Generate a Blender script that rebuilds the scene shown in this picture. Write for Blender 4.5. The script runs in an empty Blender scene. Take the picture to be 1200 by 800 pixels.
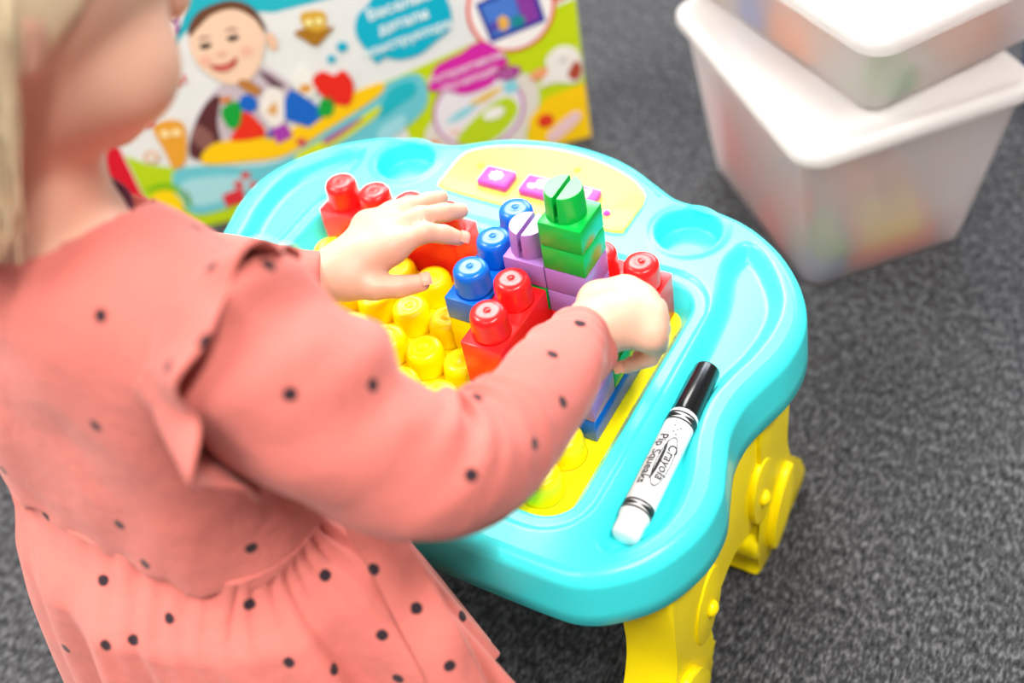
import bpy, bmesh, math, random
import numpy as np
from mathutils import Matrix, Vector

# ------------------------------------------------------------------ units
# Everything is laid out in "stud pitches" (27 mm); x = along the toy table, y = across it, z = up from the stud tops.
PITCH = 0.027
FLOOR = -8.0
def wc(p): return Vector(((p[0]-1.0)*PITCH, p[1]*PITCH, (p[2]-FLOOR)*PITCH))
scene = bpy.context.scene
col = scene.collection

# ------------------------------------------------------------------ camera
def rodrigues(r):
    r = np.array(r); th = np.linalg.norm(r); k = r/th
    K = np.array([[0,-k[2],k[1]],[k[2],0,-k[0]],[-k[1],k[0],0]])
    return np.eye(3)+math.sin(th)*K+(1-math.cos(th))*K@K
CR = rodrigues([2.35644095, 0.53980865, -0.40190281])
CP = np.array([13.61822, -13.284325, 18.653161])
cam_d = bpy.data.cameras.new('camera'); cam = bpy.data.objects.new('camera', cam_d); col.objects.link(cam)
M = Matrix.Identity(4)
for r in range(3):
    M[r][0] = CR[0][r]; M[r][1] = -CR[1][r]; M[r][2] = -CR[2][r]
M.translation = wc(CP); cam.matrix_world = M
cam_d.sensor_width = 36; cam_d.lens = 1378.9/1200*36; cam_d.clip_start = 0.02
cam_d.dof.use_dof = True; cam_d.dof.focus_distance = 24.6*PITCH; cam_d.dof.aperture_fstop = 3.3
scene.camera = cam

# ------------------------------------------------------------------ world, lamps, exposure
w = bpy.data.worlds.new('world'); scene.world = w; w.use_nodes = True
bg = w.node_tree.nodes['Background']; bg.inputs[0].default_value = (0.93, 0.96, 1.0, 1); bg.inputs[1].default_value = 0.5
def area(name, loc, target, sx, sy, power, color):
    l = bpy.data.lights.new(name, 'AREA'); l.shape = 'RECTANGLE'; l.size = sx; l.size_y = sy; l.energy = power; l.color = color
    o = bpy.data.objects.new(name, l); col.objects.link(o); o.location = loc
    o.rotation_euler = (Vector(target)-Vector(loc)).to_track_quat('-Z', 'Y').to_euler()
    return o
WARM = (1.0, 0.96, 0.92)
area('ceiling_panel_light', (-0.35, -1.55, 2.47), (-0.35, -1.55, 0), 1.2, 1.2, 42, WARM)
area('ceiling_panel_light', (-1.25, 1.8, 2.47), (-1.25, 1.8, 0), 1.3, 1.3, 72, WARM)
area('ceiling_panel_light', (-1.6, -0.3, 2.47), (-1.6, -0.3, 0), 0.6, 1.2, 42, WARM)
area('ceiling_tube_light', (1.1, -0.3, 2.47), (1.1, -0.3, 0), 0.14, 1.3, 42, WARM)
area('window_light', (-0.3, 3.1, 1.5), (0.0, 0.7, 0.0), 1.8, 1.3, 60, (0.80, 0.90, 1.0))
vs = scene.view_settings
vs.view_transform = 'Standard'; vs.look = 'None'; vs.gamma = 1; vs.use_curve_mapping = False; vs.exposure = 1.0

# ------------------------------------------------------------------ materials
MATS = {}
def srgb(h):
    h = h.lstrip('#'); c = [int(h[i:i+2], 16)/255 for i in (0, 2, 4)]
    return tuple(x/12.92 if x <= .04045 else ((x+.055)/1.055)**2.4 for x in c)
def mat(name, color, rough=0.5, spec=0.5, coat=0.0, sss=0.0, trans=0.0, noise=0.0, nscale=60, bump=0.0, bscale=400, ior=1.45):
    if name in MATS: return MATS[name]
    m = bpy.data.materials.new(name); m.use_nodes = True; nt = m.node_tree; b = nt.nodes['Principled BSDF']
    c = srgb(color) if isinstance(color, str) else color
    b.inputs['Base Color'].default_value = (*c, 1); b.inputs['Roughness'].default_value = rough
    b.inputs['Specular IOR Level'].default_value = spec; b.inputs['Coat Weight'].default_value = coat; b.inputs['Coat Roughness'].default_value = 0.08
    b.inputs['IOR'].default_value = ior
    b.inputs['Transmission Weight'].default_value = trans
    if sss: 
        b.inputs['Subsurface Weight'].default_value = sss; b.inputs['Subsurface Radius'].default_value = (1, .45, .3); b.inputs['Subsurface Scale'].default_value = 0.004
    tc = nt.nodes.new('ShaderNodeTexCoord')
    n = nt.nodes.new('ShaderNodeTexNoise'); n.inputs['Scale'].default_value = nscale; n.inputs['Detail'].default_value = 4
    nt.links.new(tc.outputs['Object'], n.inputs['Vector'])
    mx = nt.nodes.new('ShaderNodeMix'); mx.data_type = 'RGBA'
    amt = max(noise, 0.03)
    mx.inputs[6].default_value = tuple(v*(1-amt) for v in c)+(1,); mx.inputs[7].default_value = tuple(min(1, v*(1+amt)) for v in c)+(1,)
    nt.links.new(n.outputs['Fac'], mx.inputs[0]); nt.links.new(mx.outputs[2], b.inputs['Base Color'])
    if bump:
        n2 = nt.nodes.new('ShaderNodeTexNoise'); n2.inputs['Scale'].default_value = bscale; n2.inputs['Detail'].default_value = 3
        nt.links.new(tc.outputs['Object'], n2.inputs['Vector'])
        bp_ = nt.nodes.new('ShaderNodeBump'); bp_.inputs['Strength'].default_value = bump; bp_.inputs['Distance'].default_value = 0.001
        nt.links.new(n2.outputs['Fac'], bp_.inputs['Height']); nt.links.new(bp_.outputs['Normal'], b.inputs['Normal'])
    MATS[name] = m; return m
def plastic(name, color, rough=0.26): return mat(name, color, rough, 0.4, 0.08, 0.0)
CYAN = plastic('cyan_plastic', (0.05, 0.80, 0.83), 0.3)
YELLOW = plastic('yellow_plastic', (1.0, 0.76, 0.0), 0.28)
LEGYEL = plastic('leg_yellow_plastic', (1.0, 0.78, 0.0), 0.35)
PANEL = plastic('pale_yellow_plastic', (0.95, 0.79, 0.09), 0.45)
RED = plastic('red_plastic', (0.80, 0.012, 0.012)); BLUE = plastic('blue_plastic', (0.0, 0.13, 0.62))
GREEN = plastic('green_plastic', (0.0, 0.42, 0.05)); PURPLE = plastic('lilac_plastic', (0.36, 0.17, 0.50))
MAGENTA = plastic('magenta_plastic', (0.42, 0.045, 0.45), 0.5); WHITE = plastic('white_plastic', (0.88, 0.88, 0.88), 0.3)
BLACK = plastic('black_plastic', (0.008, 0.008, 0.009), 0.2); INK = mat('black_ink', (0.012, 0.012, 0.016), 0.5)
ORANGE = plastic('orange_plastic', (0.85, 0.25, 0.03))

# ------------------------------------------------------------------ object helpers
ORG = {}
def link(o, name, parent=None, origin=(0, 0, FLOOR)):
    col.objects.link(o); origin = np.array(origin, float); ORG[o.name] = origin
    if parent is None: o.location = wc(origin)
    else:
        o.parent = parent; o.location = Vector((origin-ORG[parent.name])*PITCH)
    return o
def tag(o, label=None, cat=None, group=None, kind=None):
    if label: o['label'] = label
    if cat: o['category'] = cat
    if group: o['group'] = group
    if kind: o['kind'] = kind
    return o
def thing(name, label, cat, origin, group=None):
    o = bpy.data.objects.new(name, None); o.empty_display_size = 0.02
    link(o, name, None, origin); return tag(o, label, cat, group)
def mk(name, verts, faces, material, parent=None, origin=None, smooth=True, matidx=None):
    v = np.asarray(verts, float)
    if origin is None: origin = ORG[parent.name] if parent else (v[:, 0].mean(), v[:, 1].mean(), v[:, 2].min())
    me = bpy.data.meshes.new(name)
    me.from_pydata(((v-np.array(origin))*PITCH).tolist(), [], [list(map(int, f)) for f in faces]); me.update()
    for m in (material if isinstance(material, (list, tuple)) else [material]): me.materials.append(m)
    if matidx is not None: me.polygons.foreach_set('material_index', matidx)
    if smooth: me.polygons.foreach_set('use_smooth', [True]*len(me.polygons))
    o = bpy.data.objects.new(name, me); return link(o, name, parent, origin)
def mkquads(name, V, Q, material, parent=None, origin=None):
    V = np.asarray(V, float); Q = np.asarray(Q, np.int32)
    if origin is None: origin = ORG[parent.name] if parent else (V[:, 0].mean(), V[:, 1].mean(), V[:, 2].min())
    me = bpy.data.meshes.new(name)
    me.vertices.add(len(V)); me.vertices.foreach_set('co', ((V-np.array(origin))*PITCH).astype(np.float32).ravel())
    me.loops.add(Q.size); me.loops.foreach_set('vertex_index', Q.ravel())
    me.polygons.add(len(Q)); me.polygons.foreach_set('loop_start', np.arange(0, Q.size, 4, dtype=np.int32)); me.polygons.foreach_set('loop_total', np.full(len(Q), 4, np.int32))
    me.update(calc_edges=True); me.validate()
    me.polygons.foreach_set('use_smooth', [True]*len(me.polygons)); me.materials.append(material)
    o = bpy.data.objects.new(name, me); return link(o, name, parent, origin)
def from_bm(name, bm, material, parent=None, origin=(0, 0, 0), smooth_ang=0.6):
    bmesh.ops.recalc_face_normals(bm, faces=bm.faces)
    for f in bm.faces: f.smooth = True
    for e in bm.edges:
        if len(e.link_faces) == 2 and e.calc_face_angle(0) > smooth_ang: e.smooth = False
    for v in bm.verts: v.co = (v.co-Vector(origin))*PITCH
    me = bpy.data.meshes.new(name); bm.to_mesh(me); bm.free(); me.materials.append(material)
    o = bpy.data.objects.new(name, me); return link(o, name, parent, origin)
def bm_box(x0, x1, y0, y1, z0, z1, bev=0.03, seg=2):
    bm = bmesh.new(); bmesh.ops.create_cube(bm, size=1)
    for v in bm.verts: v.co = Vector(((x0+x1)/2+v.co.x*(x1-x0), (y0+y1)/2+v.co.y*(y1-y0), (z0+z1)/2+v.co.z*(z1-z0)))
    if bev: bmesh.ops.bevel(bm, geom=bm.edges[:], offset=bev, segments=seg, affect='EDGES', profile=.5)
    return bm
def bm_prism(poly, axis, a0, a1, bev=0.05, seg=2):
    bm = bmesh.new()
    def pt(p, a): return {0: (a, p[0], p[1]), 1: (p[0], a, p[1]), 2: (p[0], p[1], a)}[axis]
    lo = [bm.verts.new(pt(p, a0)) for p in poly]; hi = [bm.verts.new(pt(p, a1)) for p in poly]; n = len(poly)
    f0 = bm.faces.new(lo); f1 = bm.faces.new(hi[::-1])
    for i in range(n): bm.faces.new((lo[i], lo[(i+1) % n], hi[(i+1) % n], hi[i]))
    if bev:
        es = list(set(list(f0.edges)+list(f1.edges))); bmesh.ops.bevel(bm, geom=es, offset=bev, segments=seg, affect='EDGES', profile=.5)
    return bm
def lathe(profile, n=32):
    V = []; F = []
    for r, z in profile:
        for k in range(n): a = 2*math.pi*k/n; V.append((r*math.cos(a), r*math.sin(a), z))
    for i in range(len(profile)-1):
        for k in range(n): F.append((i*n+k, i*n+(k+1) % n, (i+1)*n+(k+1) % n, (i+1)*n+k))
    if profile[0][0] > 1e-6: F.append(tuple(range(n))[::-1])
    F.append(tuple((len(profile)-1)*n+k for k in range(n)))
    return np.array(V), F
def spline(pts, n=8, closed=True):
    p = np.array(pts, float); N = len(p); out = []
    for i in range(N if closed else N-1):
        if closed: a, b, c, d = p[(i-1) % N], p[i], p[(i+1) % N], p[(i+2) % N]
        else: a, b, c, d = p[max(i-1, 0)], p[i], p[i+1], p[min(i+2, N-1)]
        for k in range(n):
            t = k/n; out.append(.5*((2*b)+(-a+c)*t+(2*a-5*b+4*c-d)*t*t+(-a+3*b-3*c+d)*t**3))
    if not closed: out.append(p[-1])
    return np.array(out)
def text2d(s, size=1.0, bold=0.0):
    cu = bpy.data.curves.new('lettering', 'FONT'); cu.body = s; cu.size = size; cu.align_x = 'CENTER'; cu.align_y = 'CENTER'; cu.resolution_u = 3; cu.offset = bold
    ob = bpy.data.objects.new('lettering', cu); col.objects.link(ob); dg = bpy.context.evaluated_depsgraph_get(); dg.update()
    me = bpy.data.meshes.new_from_object(ob.evaluated_get(dg))
    V = np.array([tuple(v.co[:2]) for v in me.vertices]).reshape(-1, 2); F = [tuple(p.vertices) for p in me.polygons]
    bpy.data.objects.remove(ob); bpy.data.curves.remove(cu); bpy.data.meshes.remove(me)
    return V, F

# ------------------------------------------------------------------ implicit surface mesher (for the child's body and bodice)
def d_cap(p, a, b, ra, rb):
    a = np.array(a); b = np.array(b); ab = b-a; L = ab@ab+1e-9
    t = np.clip((p-a)@ab/L, 0, 1); q = p-a-t[..., None]*ab
    return np.sqrt((q*q).sum(-1))-(ra+(rb-ra)*t)
def d_ell(p, c, r, R):
    q = (p-np.array(c))@R/np.array(r); k0 = np.sqrt((q*q).sum(-1))+1e-6; k1 = np.sqrt(((q/np.array(r))**2).sum(-1))+1e-6
    return k0*(k0-1)/k1
def smin(a, b, k):
    h = np.maximum(k-np.abs(a-b), 0)/k; return np.minimum(a, b)-h*h*k*.25
def prim(p, s): return d_cap(p, *s[1:]) if s[0] == 'c' else d_ell(p, *s[1:])
def implicit(base, chains, lo, hi, res, k=0.35, kc=0.12, kf=0.14, cut=None):
    lo = np.array(lo, float); n = np.ceil((np.array(hi)-lo)/res).astype(int)+1; B = 10
    n = ((n+B-1)//B)*B; F = np.ones(n, np.float32)
    allp = list(base)+[s for c in chains for s in c]
    bi = np.stack(np.meshgrid(*[np.arange(m//B) for m in n], indexing='ij'), -1).reshape(-1, 3)
    cen = lo+(bi*B+(B-1)/2)*res; hd = res*B*.87
    D = np.stack([prim(cen, s) for s in allp], 1); dm = D.min(1)
    off = np.stack(np.meshgrid(*[np.arange(B)]*3, indexing='ij'), -1)
    grp = [-1]*len(base)+[ci for ci, c in enumerate(chains) for s in c]
    for q in range(len(bi)):
        i, j, l = bi[q]*B; sl = (slice(i, i+B), slice(j, j+B), slice(l, l+B))
        if dm[q] > hd+.4 and cut is None: continue
        if dm[q] < -(hd+.4) and cut is None: F[sl] = -1; continue
        if dm[q] > hd+.4: continue
        p = lo+(bi[q]*B+off)*res; use = np.nonzero(D[q] < dm[q]+2*hd+k)[0]
        g = {}
        for u in use:
            d = prim(p, allp[u]); key = grp[u]
            g[key] = d if key not in g else smin(g[key], d, k if key < 0 else kc)
        f = None
        for key in g:
            if key >= 0: f = g[key] if f is None else np.minimum(f, g[key])
        if -1 in g: f = g[-1] if f is None else smin(g[-1], f, kf)
        if cut is not None: f = cut(p, f)
        F[sl] = f
    S = F < 0; c = np.zeros(tuple(n-1), np.int8)
    for dx in (0, 1):
        for dy in (0, 1):
            for dz in (0, 1): c += S[dx:n[0]-1+dx, dy:n[1]-1+dy, dz:n[2]-1+dz]
    mix = (c > 0) & (c < 8); I = np.stack(np.nonzero(mix), 1); idm = np.full(mix.shape, -1, np.int32); idm[mix] = np.arange(len(I))
    cs = [(a, b, d) for a in (0, 1) for b in (0, 1) for d in (0, 1)]
    val = {o: F[I[:, 0]+o[0], I[:, 1]+o[1], I[:, 2]+o[2]] for o in cs}
    acc = np.zeros((len(I), 3)); cnt = np.zeros(len(I))
    for a in cs:
        for ax in range(3):
            if a[ax]: continue
            b = list(a); b[ax] = 1; b = tuple(b); va, vb = val[a], val[b]; m = (va < 0) != (vb < 0)
            t = va/np.where(m, va-vb, 1); pt = np.tile(np.array(a, float), (len(I), 1)); pt[:, ax] = t
            acc[m] += pt[m]; cnt[m] += 1
    V = lo+(I+acc/cnt[:, None])*res; Q = []
    for ax in range(3):
        o1, o2 = [(1, 2), (2, 0), (0, 1)][ax]; e = [0, 0, 0]; e[ax] = 1
        s0 = S[tuple(slice(0, n[d]-1) for d in range(3))]; s1 = S[tuple(slice(e[d], n[d]-1+e[d]) for d in range(3))]
        J = np.stack(np.nonzero(s0 != s1), 1); J = J[(J[:, o1] > 0) & (J[:, o2] > 0)]; fl = s0[J[:, 0], J[:, 1], J[:, 2]]
        def cell(a, b):
            K = J.copy(); K[:, o1] -= a; K[:, o2] -= b; return idm[K[:, 0], K[:, 1], K[:, 2]]
        q4 = np.stack([cell(1, 1), cell(0, 1), cell(0, 0), cell(1, 0)], 1); q4[~fl] = q4[~fl][:, ::-1]; Q.append(q4)
    return V, np.concatenate(Q)
def relax(V, Q, it=2):
    for _ in range(it):
        A = np.zeros_like(V); n = np.zeros(len(V))
        for a in range(4):
            for b in ((a+1) % 4, (a+3) % 4):
                np.add.at(A, Q[:, a], V[Q[:, b]]); np.add.at(n, Q[:, a], 1)
        V = .5*V+.5*A/np.maximum(n, 1)[:, None]
    return V

# ================================================================== FLOOR
def carpet_mat():
    m = bpy.data.materials.new('grey_carpet'); m.use_nodes = True; nt = m.node_tree; b = nt.nodes['Principled BSDF']
    tc = nt.nodes.new('ShaderNodeTexCoord')
    def noise(s, d, r=.6):
        n = nt.nodes.new('ShaderNodeTexNoise'); n.inputs['Scale'].default_value = s; n.inputs['Detail'].default_value = d; n.inputs['Roughness'].default_value = r
        nt.links.new(tc.outputs['Object'], n.inputs['Vector']); return n
    n1 = noise(420, 3, .7); n2 = noise(140, 2); n3 = noise(700, 1)
    mp = nt.nodes.new('ShaderNodeMapping'); mp.inputs['Scale'].default_value = (1, .35, 1); mp.inputs['Rotation'].default_value = (0, 0, .5)
    nt.links.new(tc.outputs['Object'], mp.inputs['Vector']); nt.links.new(mp.outputs[0], n1.inputs['Vector'])
    ad = nt.nodes.new('ShaderNodeMix'); ad.data_type = 'FLOAT'; ad.inputs[0].default_value = .3
    nt.links.new(n1.outputs['Fac'], ad.inputs[2]); nt.links.new(n2.outputs['Fac'], ad.inputs[3])
    cr = nt.nodes.new('ShaderNodeValToRGB'); nt.links.new(ad.outputs[0], cr.inputs[0])
    el = cr.color_ramp.elements; el[0].position = .36; el[0].color = (.010, .0103, .0115, 1); el[1].position = .68; el[1].color = (.18, .181, .192, 1)
    e = el.new(.5); e.color = (.048, .0485, .052, 1)
    nt.links.new(cr.outputs[0], b.inputs['Base Color']); b.inputs['Roughness'].default_value = .95; b.inputs['Specular IOR Level'].default_value = .1
    bu = nt.nodes.new('ShaderNodeBump'); bu.inputs['Strength'].default_value = .9; bu.inputs['Distance'].default_value = .003
    nt.links.new(n1.outputs['Fac'], bu.inputs['Height']); nt.links.new(bu.outputs[0], b.inputs['Normal'])
    return m
fl = from_bm('floor', bm_box(-92, 102, -102, 122, -9, FLOOR, 0), carpet_mat(), None, (1, 0, FLOOR)); fl['kind'] = 'structure'
WALLM = mat('beige_wall_paint', (.30, .285, .27), .8, .3, noise=.03, nscale=6, bump=.1, bscale=120)
for nm, b_ in (('wall_left', (-92, -90, -100, 120)), ('wall_right', (100, 102, -100, 120)), ('wall_front', (-92, 102, -102, -100)), ('wall_back', (-92, 102, 120, 122))):
    from_bm(nm, bm_box(b_[0], b_[1], b_[2], b_[3], FLOOR, FLOOR+93, 0), WALLM, None, ((b_[0]+b_[1])/2, (b_[2]+b_[3])/2, FLOOR))['kind'] = 'structure'
from_bm('ceiling', bm_box(-92, 102, -102, 122, FLOOR+93, FLOOR+95, 0), WALLM, None, (5, 10, FLOOR+93))['kind'] = 'structure'

# ================================================================== TOY TABLE
table = thing('toy_table', 'turquoise toy activity table with yellow studded building plate and yellow legs', 'toy table', (1, .5, FLOOR))
half = [(0, 7.72), (1, 7.62), (1.8, 7.38), (2.6, 6.98), (3.2, 6.68), (3.7, 6.62), (4.4, 6.56), (5.1, 6.38), (5.75, 6.05), (6.4, 5.55), (7.0, 4.85), (7.4, 4.1), (7.55, 3.4), (7.5, 2.6), (7.3, 1.9), (7.12, 1.2), (7.12, .45), (7.33, -.3), (7.55, -1.1), (7.5, -2.0), (7.1, -2.95), (6.5, -3.6), (5.85, -3.98), (5.0, -4.08), (2.5, -4.1)]
outl = half+[(0, -4.1)]+[(-x, y) for x, y in half[1:]][::-1]
OUT = spline(outl, 6); OUT = OUT+[1, 0]
def rrect(x0, x1, y0, y1, r, n=8):
    o = []
    for cx, cy, a0 in ((x1-r, y1-r, 0), (x0+r, y1-r, 90), (x0+r, y0+r, 180), (x1-r, y0+r, 270)):
        for k in range(n+1): a = math.radians(a0+90*k/n); o.append((cx+r*math.cos(a), cy+r*math.sin(a)))
    return np.array(o)
TRAY = rrect(1-5.08, 1+5.08, -2.93, 3.88, .8, 10)
rec = [(5.12, 4.75), (5.3, 5.55), (5.75, 5.5), (6.3, 4.95), (6.75, 4.2), (6.88, 3.4), (6.78, 2.5), (6.55, 1.7), (6.42, .9), (6.55, -.1), (6.8, -1), (6.85, -2), (6.5, -2.8), (6.02, -3.18), (5.68, -2.9), (5.6, -2.1), (5.55, 0), (5.5, 2), (5.4, 3.6)]
RECR = spline(rec, 4)+[1, 0]; RECL = spline([(-x, y) for x, y in rec][::-1], 4)+[1, 0]
def psdf(P, poly):
    d = np.full(len(P), 1e9); ins = np.zeros(len(P), bool); n = len(poly)
    for i in range(n):
        a = poly[i]; b = poly[(i+1) % n]; e = b-a; wv = P-a; t = np.clip((wv@e)/(e@e+1e-12), 0, 1); q = wv-t[:, None]*e
        d = np.minimum(d, (q*q).sum(1))
        c = ((a[1] <= P[:, 1]) & (b[1] > P[:, 1])) | ((b[1] <= P[:, 1]) & (a[1] > P[:, 1]))
        xs = a[0]+(P[:, 1]-a[1])/(e[1] if abs(e[1]) > 1e-12 else 1e-12)*e[0]; ins ^= c & (P[:, 0] < xs)
    return np.where(ins, -1, 1)*np.sqrt(d)
CUPS = [(1-3.97, 5.5), (1+3.97, 5.5)]; CR_ = .78
def keep_sdf(P):
    d = psdf(P, OUT)+.36
    d = np.maximum(d, -psdf(P, TRAY)+.05)
    for c in CUPS: d = np.maximum(d, CR_+.05-np.hypot(P[:, 0]-c[0], P[:, 1]-c[1]))
    return d
def sstep(a, b, x): t = np.clip((x-a)/(b-a), 0, 1); return t*t*(3-2*t)
def top_z(P):
    z = np.zeros(len(P))
    for r_ in (RECR, RECL): z -= .34*sstep(0, .34, -psdf(P, r_)+.02)
    dt = psdf(P, TRAY); z -= .07*(1-sstep(.26, .33, dt))               # lowered lip round the tray
    dc = np.minimum(*[np.hypot(P[:, 0]-c[0], P[:, 1]-c[1])-CR_ for c in CUPS]); z += .03*(1-sstep(.10, .2, dc))
    # arch groove behind the button panel
    return z
g = .06; xs = np.arange(-6.8, 8.9, g); ys = np.arange(-4.3, 8.0, g)
GX, GY = np.meshgrid(xs, ys, indexing='ij'); GP = np.stack([GX.ravel(), GY.ravel()], 1); sd = keep_sdf(GP)
ny = len(ys); ii, jj = np.meshgrid(np.arange(len(xs)-1), np.arange(ny-1), indexing='ij'); c0 = (ii*ny+jj).ravel(); quads = np.stack([c0, c0+ny, c0+ny+1, c0+1], 1)
quads = quads[(sd[quads] < 0).any(1)]
for _ in range(3):
    m = sd > 0; m &= sd < .2
    Pm = GP[m]; e = 1e-3; gx = (keep_sdf(Pm+[e, 0])-keep_sdf(Pm-[e, 0]))/(2*e); gy = (keep_sdf(Pm+[0, e])-keep_sdf(Pm-[0, e]))/(2*e)
    nn = np.maximum(gx*gx+gy*gy, .1); GP[m] = Pm-(sd[m]/nn)[:, None]*np.stack([gx, gy], 1); sd[m] = keep_sdf(GP[m])
used = np.unique(quads); remap = np.full(len(GP), -1); remap[used] = np.arange(len(used)); quads = remap[quads]; GP = GP[used]
TV = [np.column_stack([GP, top_z(GP)])]; TF = [tuple(q) for q in quads]
def strip(poly, prof, inward):
    """loops of an outline, each offset by (d, z); closed"""
    n = len(poly); t = np.roll(poly, -1, 0)-np.roll(poly, 1, 0); t /= np.linalg.norm(t, axis=1)[:, None]; nr = np.stack([t[:, 1], -t[:, 0]], 1)
    area_ = .5*np.sum(poly[:, 0]*np.roll(poly[:, 1], -1)-np.roll(poly[:, 0], -1)*poly[:, 1])
    if area_ < 0: nr = -nr
    base = sum(len(v) for v in TV)
    for d, z in prof: TV.append(np.column_stack([poly-nr*d, np.full(n, z)]))
    for i in range(len(prof)-1):
        for k in range(n):
            a, b = base+i*n+k, base+i*n+(k+1) % n; q = (a, b, b+n, a+n); TF.append(q if inward else q[::-1])
rr = .34
prof = [(.40, 0.0)]+[(.06+rr-rr*math.sin(math.radians(a)), -rr+rr*math.cos(math.radians(a))) for a in range(0, 91, 10)]+[(.04, -.7), (0.02, -1.1), (0, -1.5), (.04, -1.55), (.12, -1.5), (.14, -.6)]
strip(OUT, prof, False)
strip(TRAY, [(-.08, -.07), (-.02, -.075), (.03, -.10), (.05, -.15), (.12, -.34), (.30, -.60), (.34, -.78)], True)
for c in CUPS:
    circ = np.array([(c[0]+CR_*math.cos(a), c[1]+CR_*math.sin(a)) for a in np.linspace(0, 2*math.pi, 49)[:-1]])
    strip(circ, [(-.09, .03), (-.03, .02), (0, -.01), (.02, -.05), (.025, -.10), (.04, -.50), (.05, -.54), (.08, -.575), (.12, -.58), (.4, -.58), (.77, -.58)], True)
mk('table_top', np.concatenate(TV), TF, CYAN, table)
# raised arch moulding behind the button panel
arc = spline([(.95, 7.27), (1.7, 7.08), (2.4, 6.73), (2.85, 6.42)], 6, False)
def sweep(path, rad, n=10, close=True):
    path = np.array(path, float); N = len(path); rad = np.broadcast_to(np.array(rad, float), (N,)); T = np.gradient(path, axis=0); T /= np.linalg.norm(T, axis=1)[:, None]
    up = np.array([0, 0, 1.]) if abs(T[0][2]) < .9 else np.array([1., 0, 0]); V = []; F = []
    u = np.cross(T[0], up); u /= np.linalg.norm(u)
    for i in range(N):
        u = u-T[i]*(u@T[i]); u /= np.linalg.norm(u); v = np.cross(T[i], u)
        for k in range(n): a = 2*math.pi*k/n; V.append(path[i]+rad[i]*(math.cos(a)*u+math.sin(a)*v))
    for i in range(N-1):
        for k in range(n): F.append((i*n+k, i*n+(k+1) % n, (i+1)*n+(k+1) % n, (i+1)*n+k))
    if close: F.append(tuple(range(n))[::-1]); F.append(tuple((N-1)*n+k for k in range(n)))
    return np.array(V), F
for s in (-1, 1):
    V, F = sweep([(1+s*p[0], p[1], .005) for p in arc], .045, 8); V[:, 2] *= .6; mk('moulding', V, F, CYAN, table)
# button panel
pan = [(-2.58, 5.05), (-2.35, 4.82), (0, 4.76), (2.35, 4.82), (2.58, 5.05), (2.6, 5.5), (2.55, 6.25), (1.9, 6.72), (.9, 7.03), (0, 7.12), (-.9, 7.03), (-1.9, 6.72), (-2.55, 6.25), (-2.6, 5.5)]
panel = from_bm('button_panel', bm_prism([(1+x, y) for x, y in spline(pan, 3)], 2, -.05, .09, .03), PANEL, table, (1, 5.5, 0))
def dome(name, c, r, m, parent):
    V, F = lathe([(r, 0), (r, .3*r), (.8*r, .75*r), (.45*r, r), (0.01, 1.08*r)], 14); return mk(name, V+np.array(c), F, m, parent, c)
for k, (bx_, by_) in enumerate([(-1.15, 5.46), (.02, 5.50), (1.17, 5.54)]):
    b = from_bm('button', bm_box(1+bx_-.43, 1+bx_+.43, by_-.32, by_+.32, .06, .30, .06, 2), MAGENTA, panel, (1+bx_, by_, .06)); 
    V = []; F = []
    if k == 0:
        pts = [((.19 if q % 2 else .12)*math.cos(math.pi*q/8)*1.1, (.19 if q % 2 else .12)*math.sin(math.pi*q/8)) for q in range(16)]; shapes = [pts]
    else:
        cir = lambda cx, cy, rx, ry: [(cx+rx*math.cos(a), cy+ry*math.sin(a)) for a in np.linspace(0, 2*math.pi, 17)[:-1]]
        shapes = [cir(-.13, -.09, .11, .08), cir(.10, -.04, .11, .08), [(-.07, -.1), (-.02, -.1), (-.02, .12), (-.07, .12)], [(.16, -.04), (.21, -.04), (.21, .17), (.16, .17)], [(-.07, .1), (.21, .15), (.21, .21), (-.07, .16)]]
    for q, sh in enumerate(shapes):
        b0 = len(V); V += [(1+bx_+x, by_+y, .3035+.0007*q) for x, y in sh]; F.append(tuple(range(b0, len(V))))
    mk('button_symbol', V, F, WHITE, panel, (1+bx_, by_, .3), smooth=False)
dome('indicator_lamp', (1+1.97, 5.3, .08), .1, MAGENTA, panel)
dome('moulded_bump', (1+.55, 6.55, .08), .09, PANEL, panel); dome('moulded_bump', (1-1.9, 5.9, .08), .09, PANEL, panel)

# building plate with studs
SH = .64; HH = .638
plate = from_bm('building_plate', bm_box(1-4.78, 1+4.78, -2.62, 3.56, -.84, -.64, .05), YELLOW, table, (1, .5, -.84))
def stud_prof(r, h): return [(r*1.03, 0), (r*1.0, .06), (r*.96, h*.72), (r*.935, h*.83), (r*.87, h*.92), (r*.76, h*.975), (r*.58, h*.998), (r*.3, h+.004), (r*.2, h-.006), (r*.13, h+.014), (0.01, h+.018)]
SV, SF = lathe(stud_prof(.41, .64), 28)
YV, YF = lathe([(.475, 0), (.46, .08), (.435, .44), (.415, .54), (.36, .615), (.29, .64), (.22, .64), (.19, .625), (.09, .625), (.07, .64), (.01, .642)], 24)
covered = {(i, 3) for i in (-3, -2, -1, 0, 4, 5)} | {(2, 1), (2, 2), (2, 3), (3, 0), (3, 1), (3, 2), (4, 2), (5, 0), (5, 1), (5, 2)}
proto = None
for i in range(-3, 6):
    for j in range(-2, 4):
        if (i, j) in covered: continue
        if proto is None: proto = mk('stud', YV+np.array((i, j, -.64)), YF, YELLOW, plate, (i, j, -.64))
        else:
            o = bpy.data.objects.new('stud', proto.data); link(o, 'stud', plate, (i, j, -.64))

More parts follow.
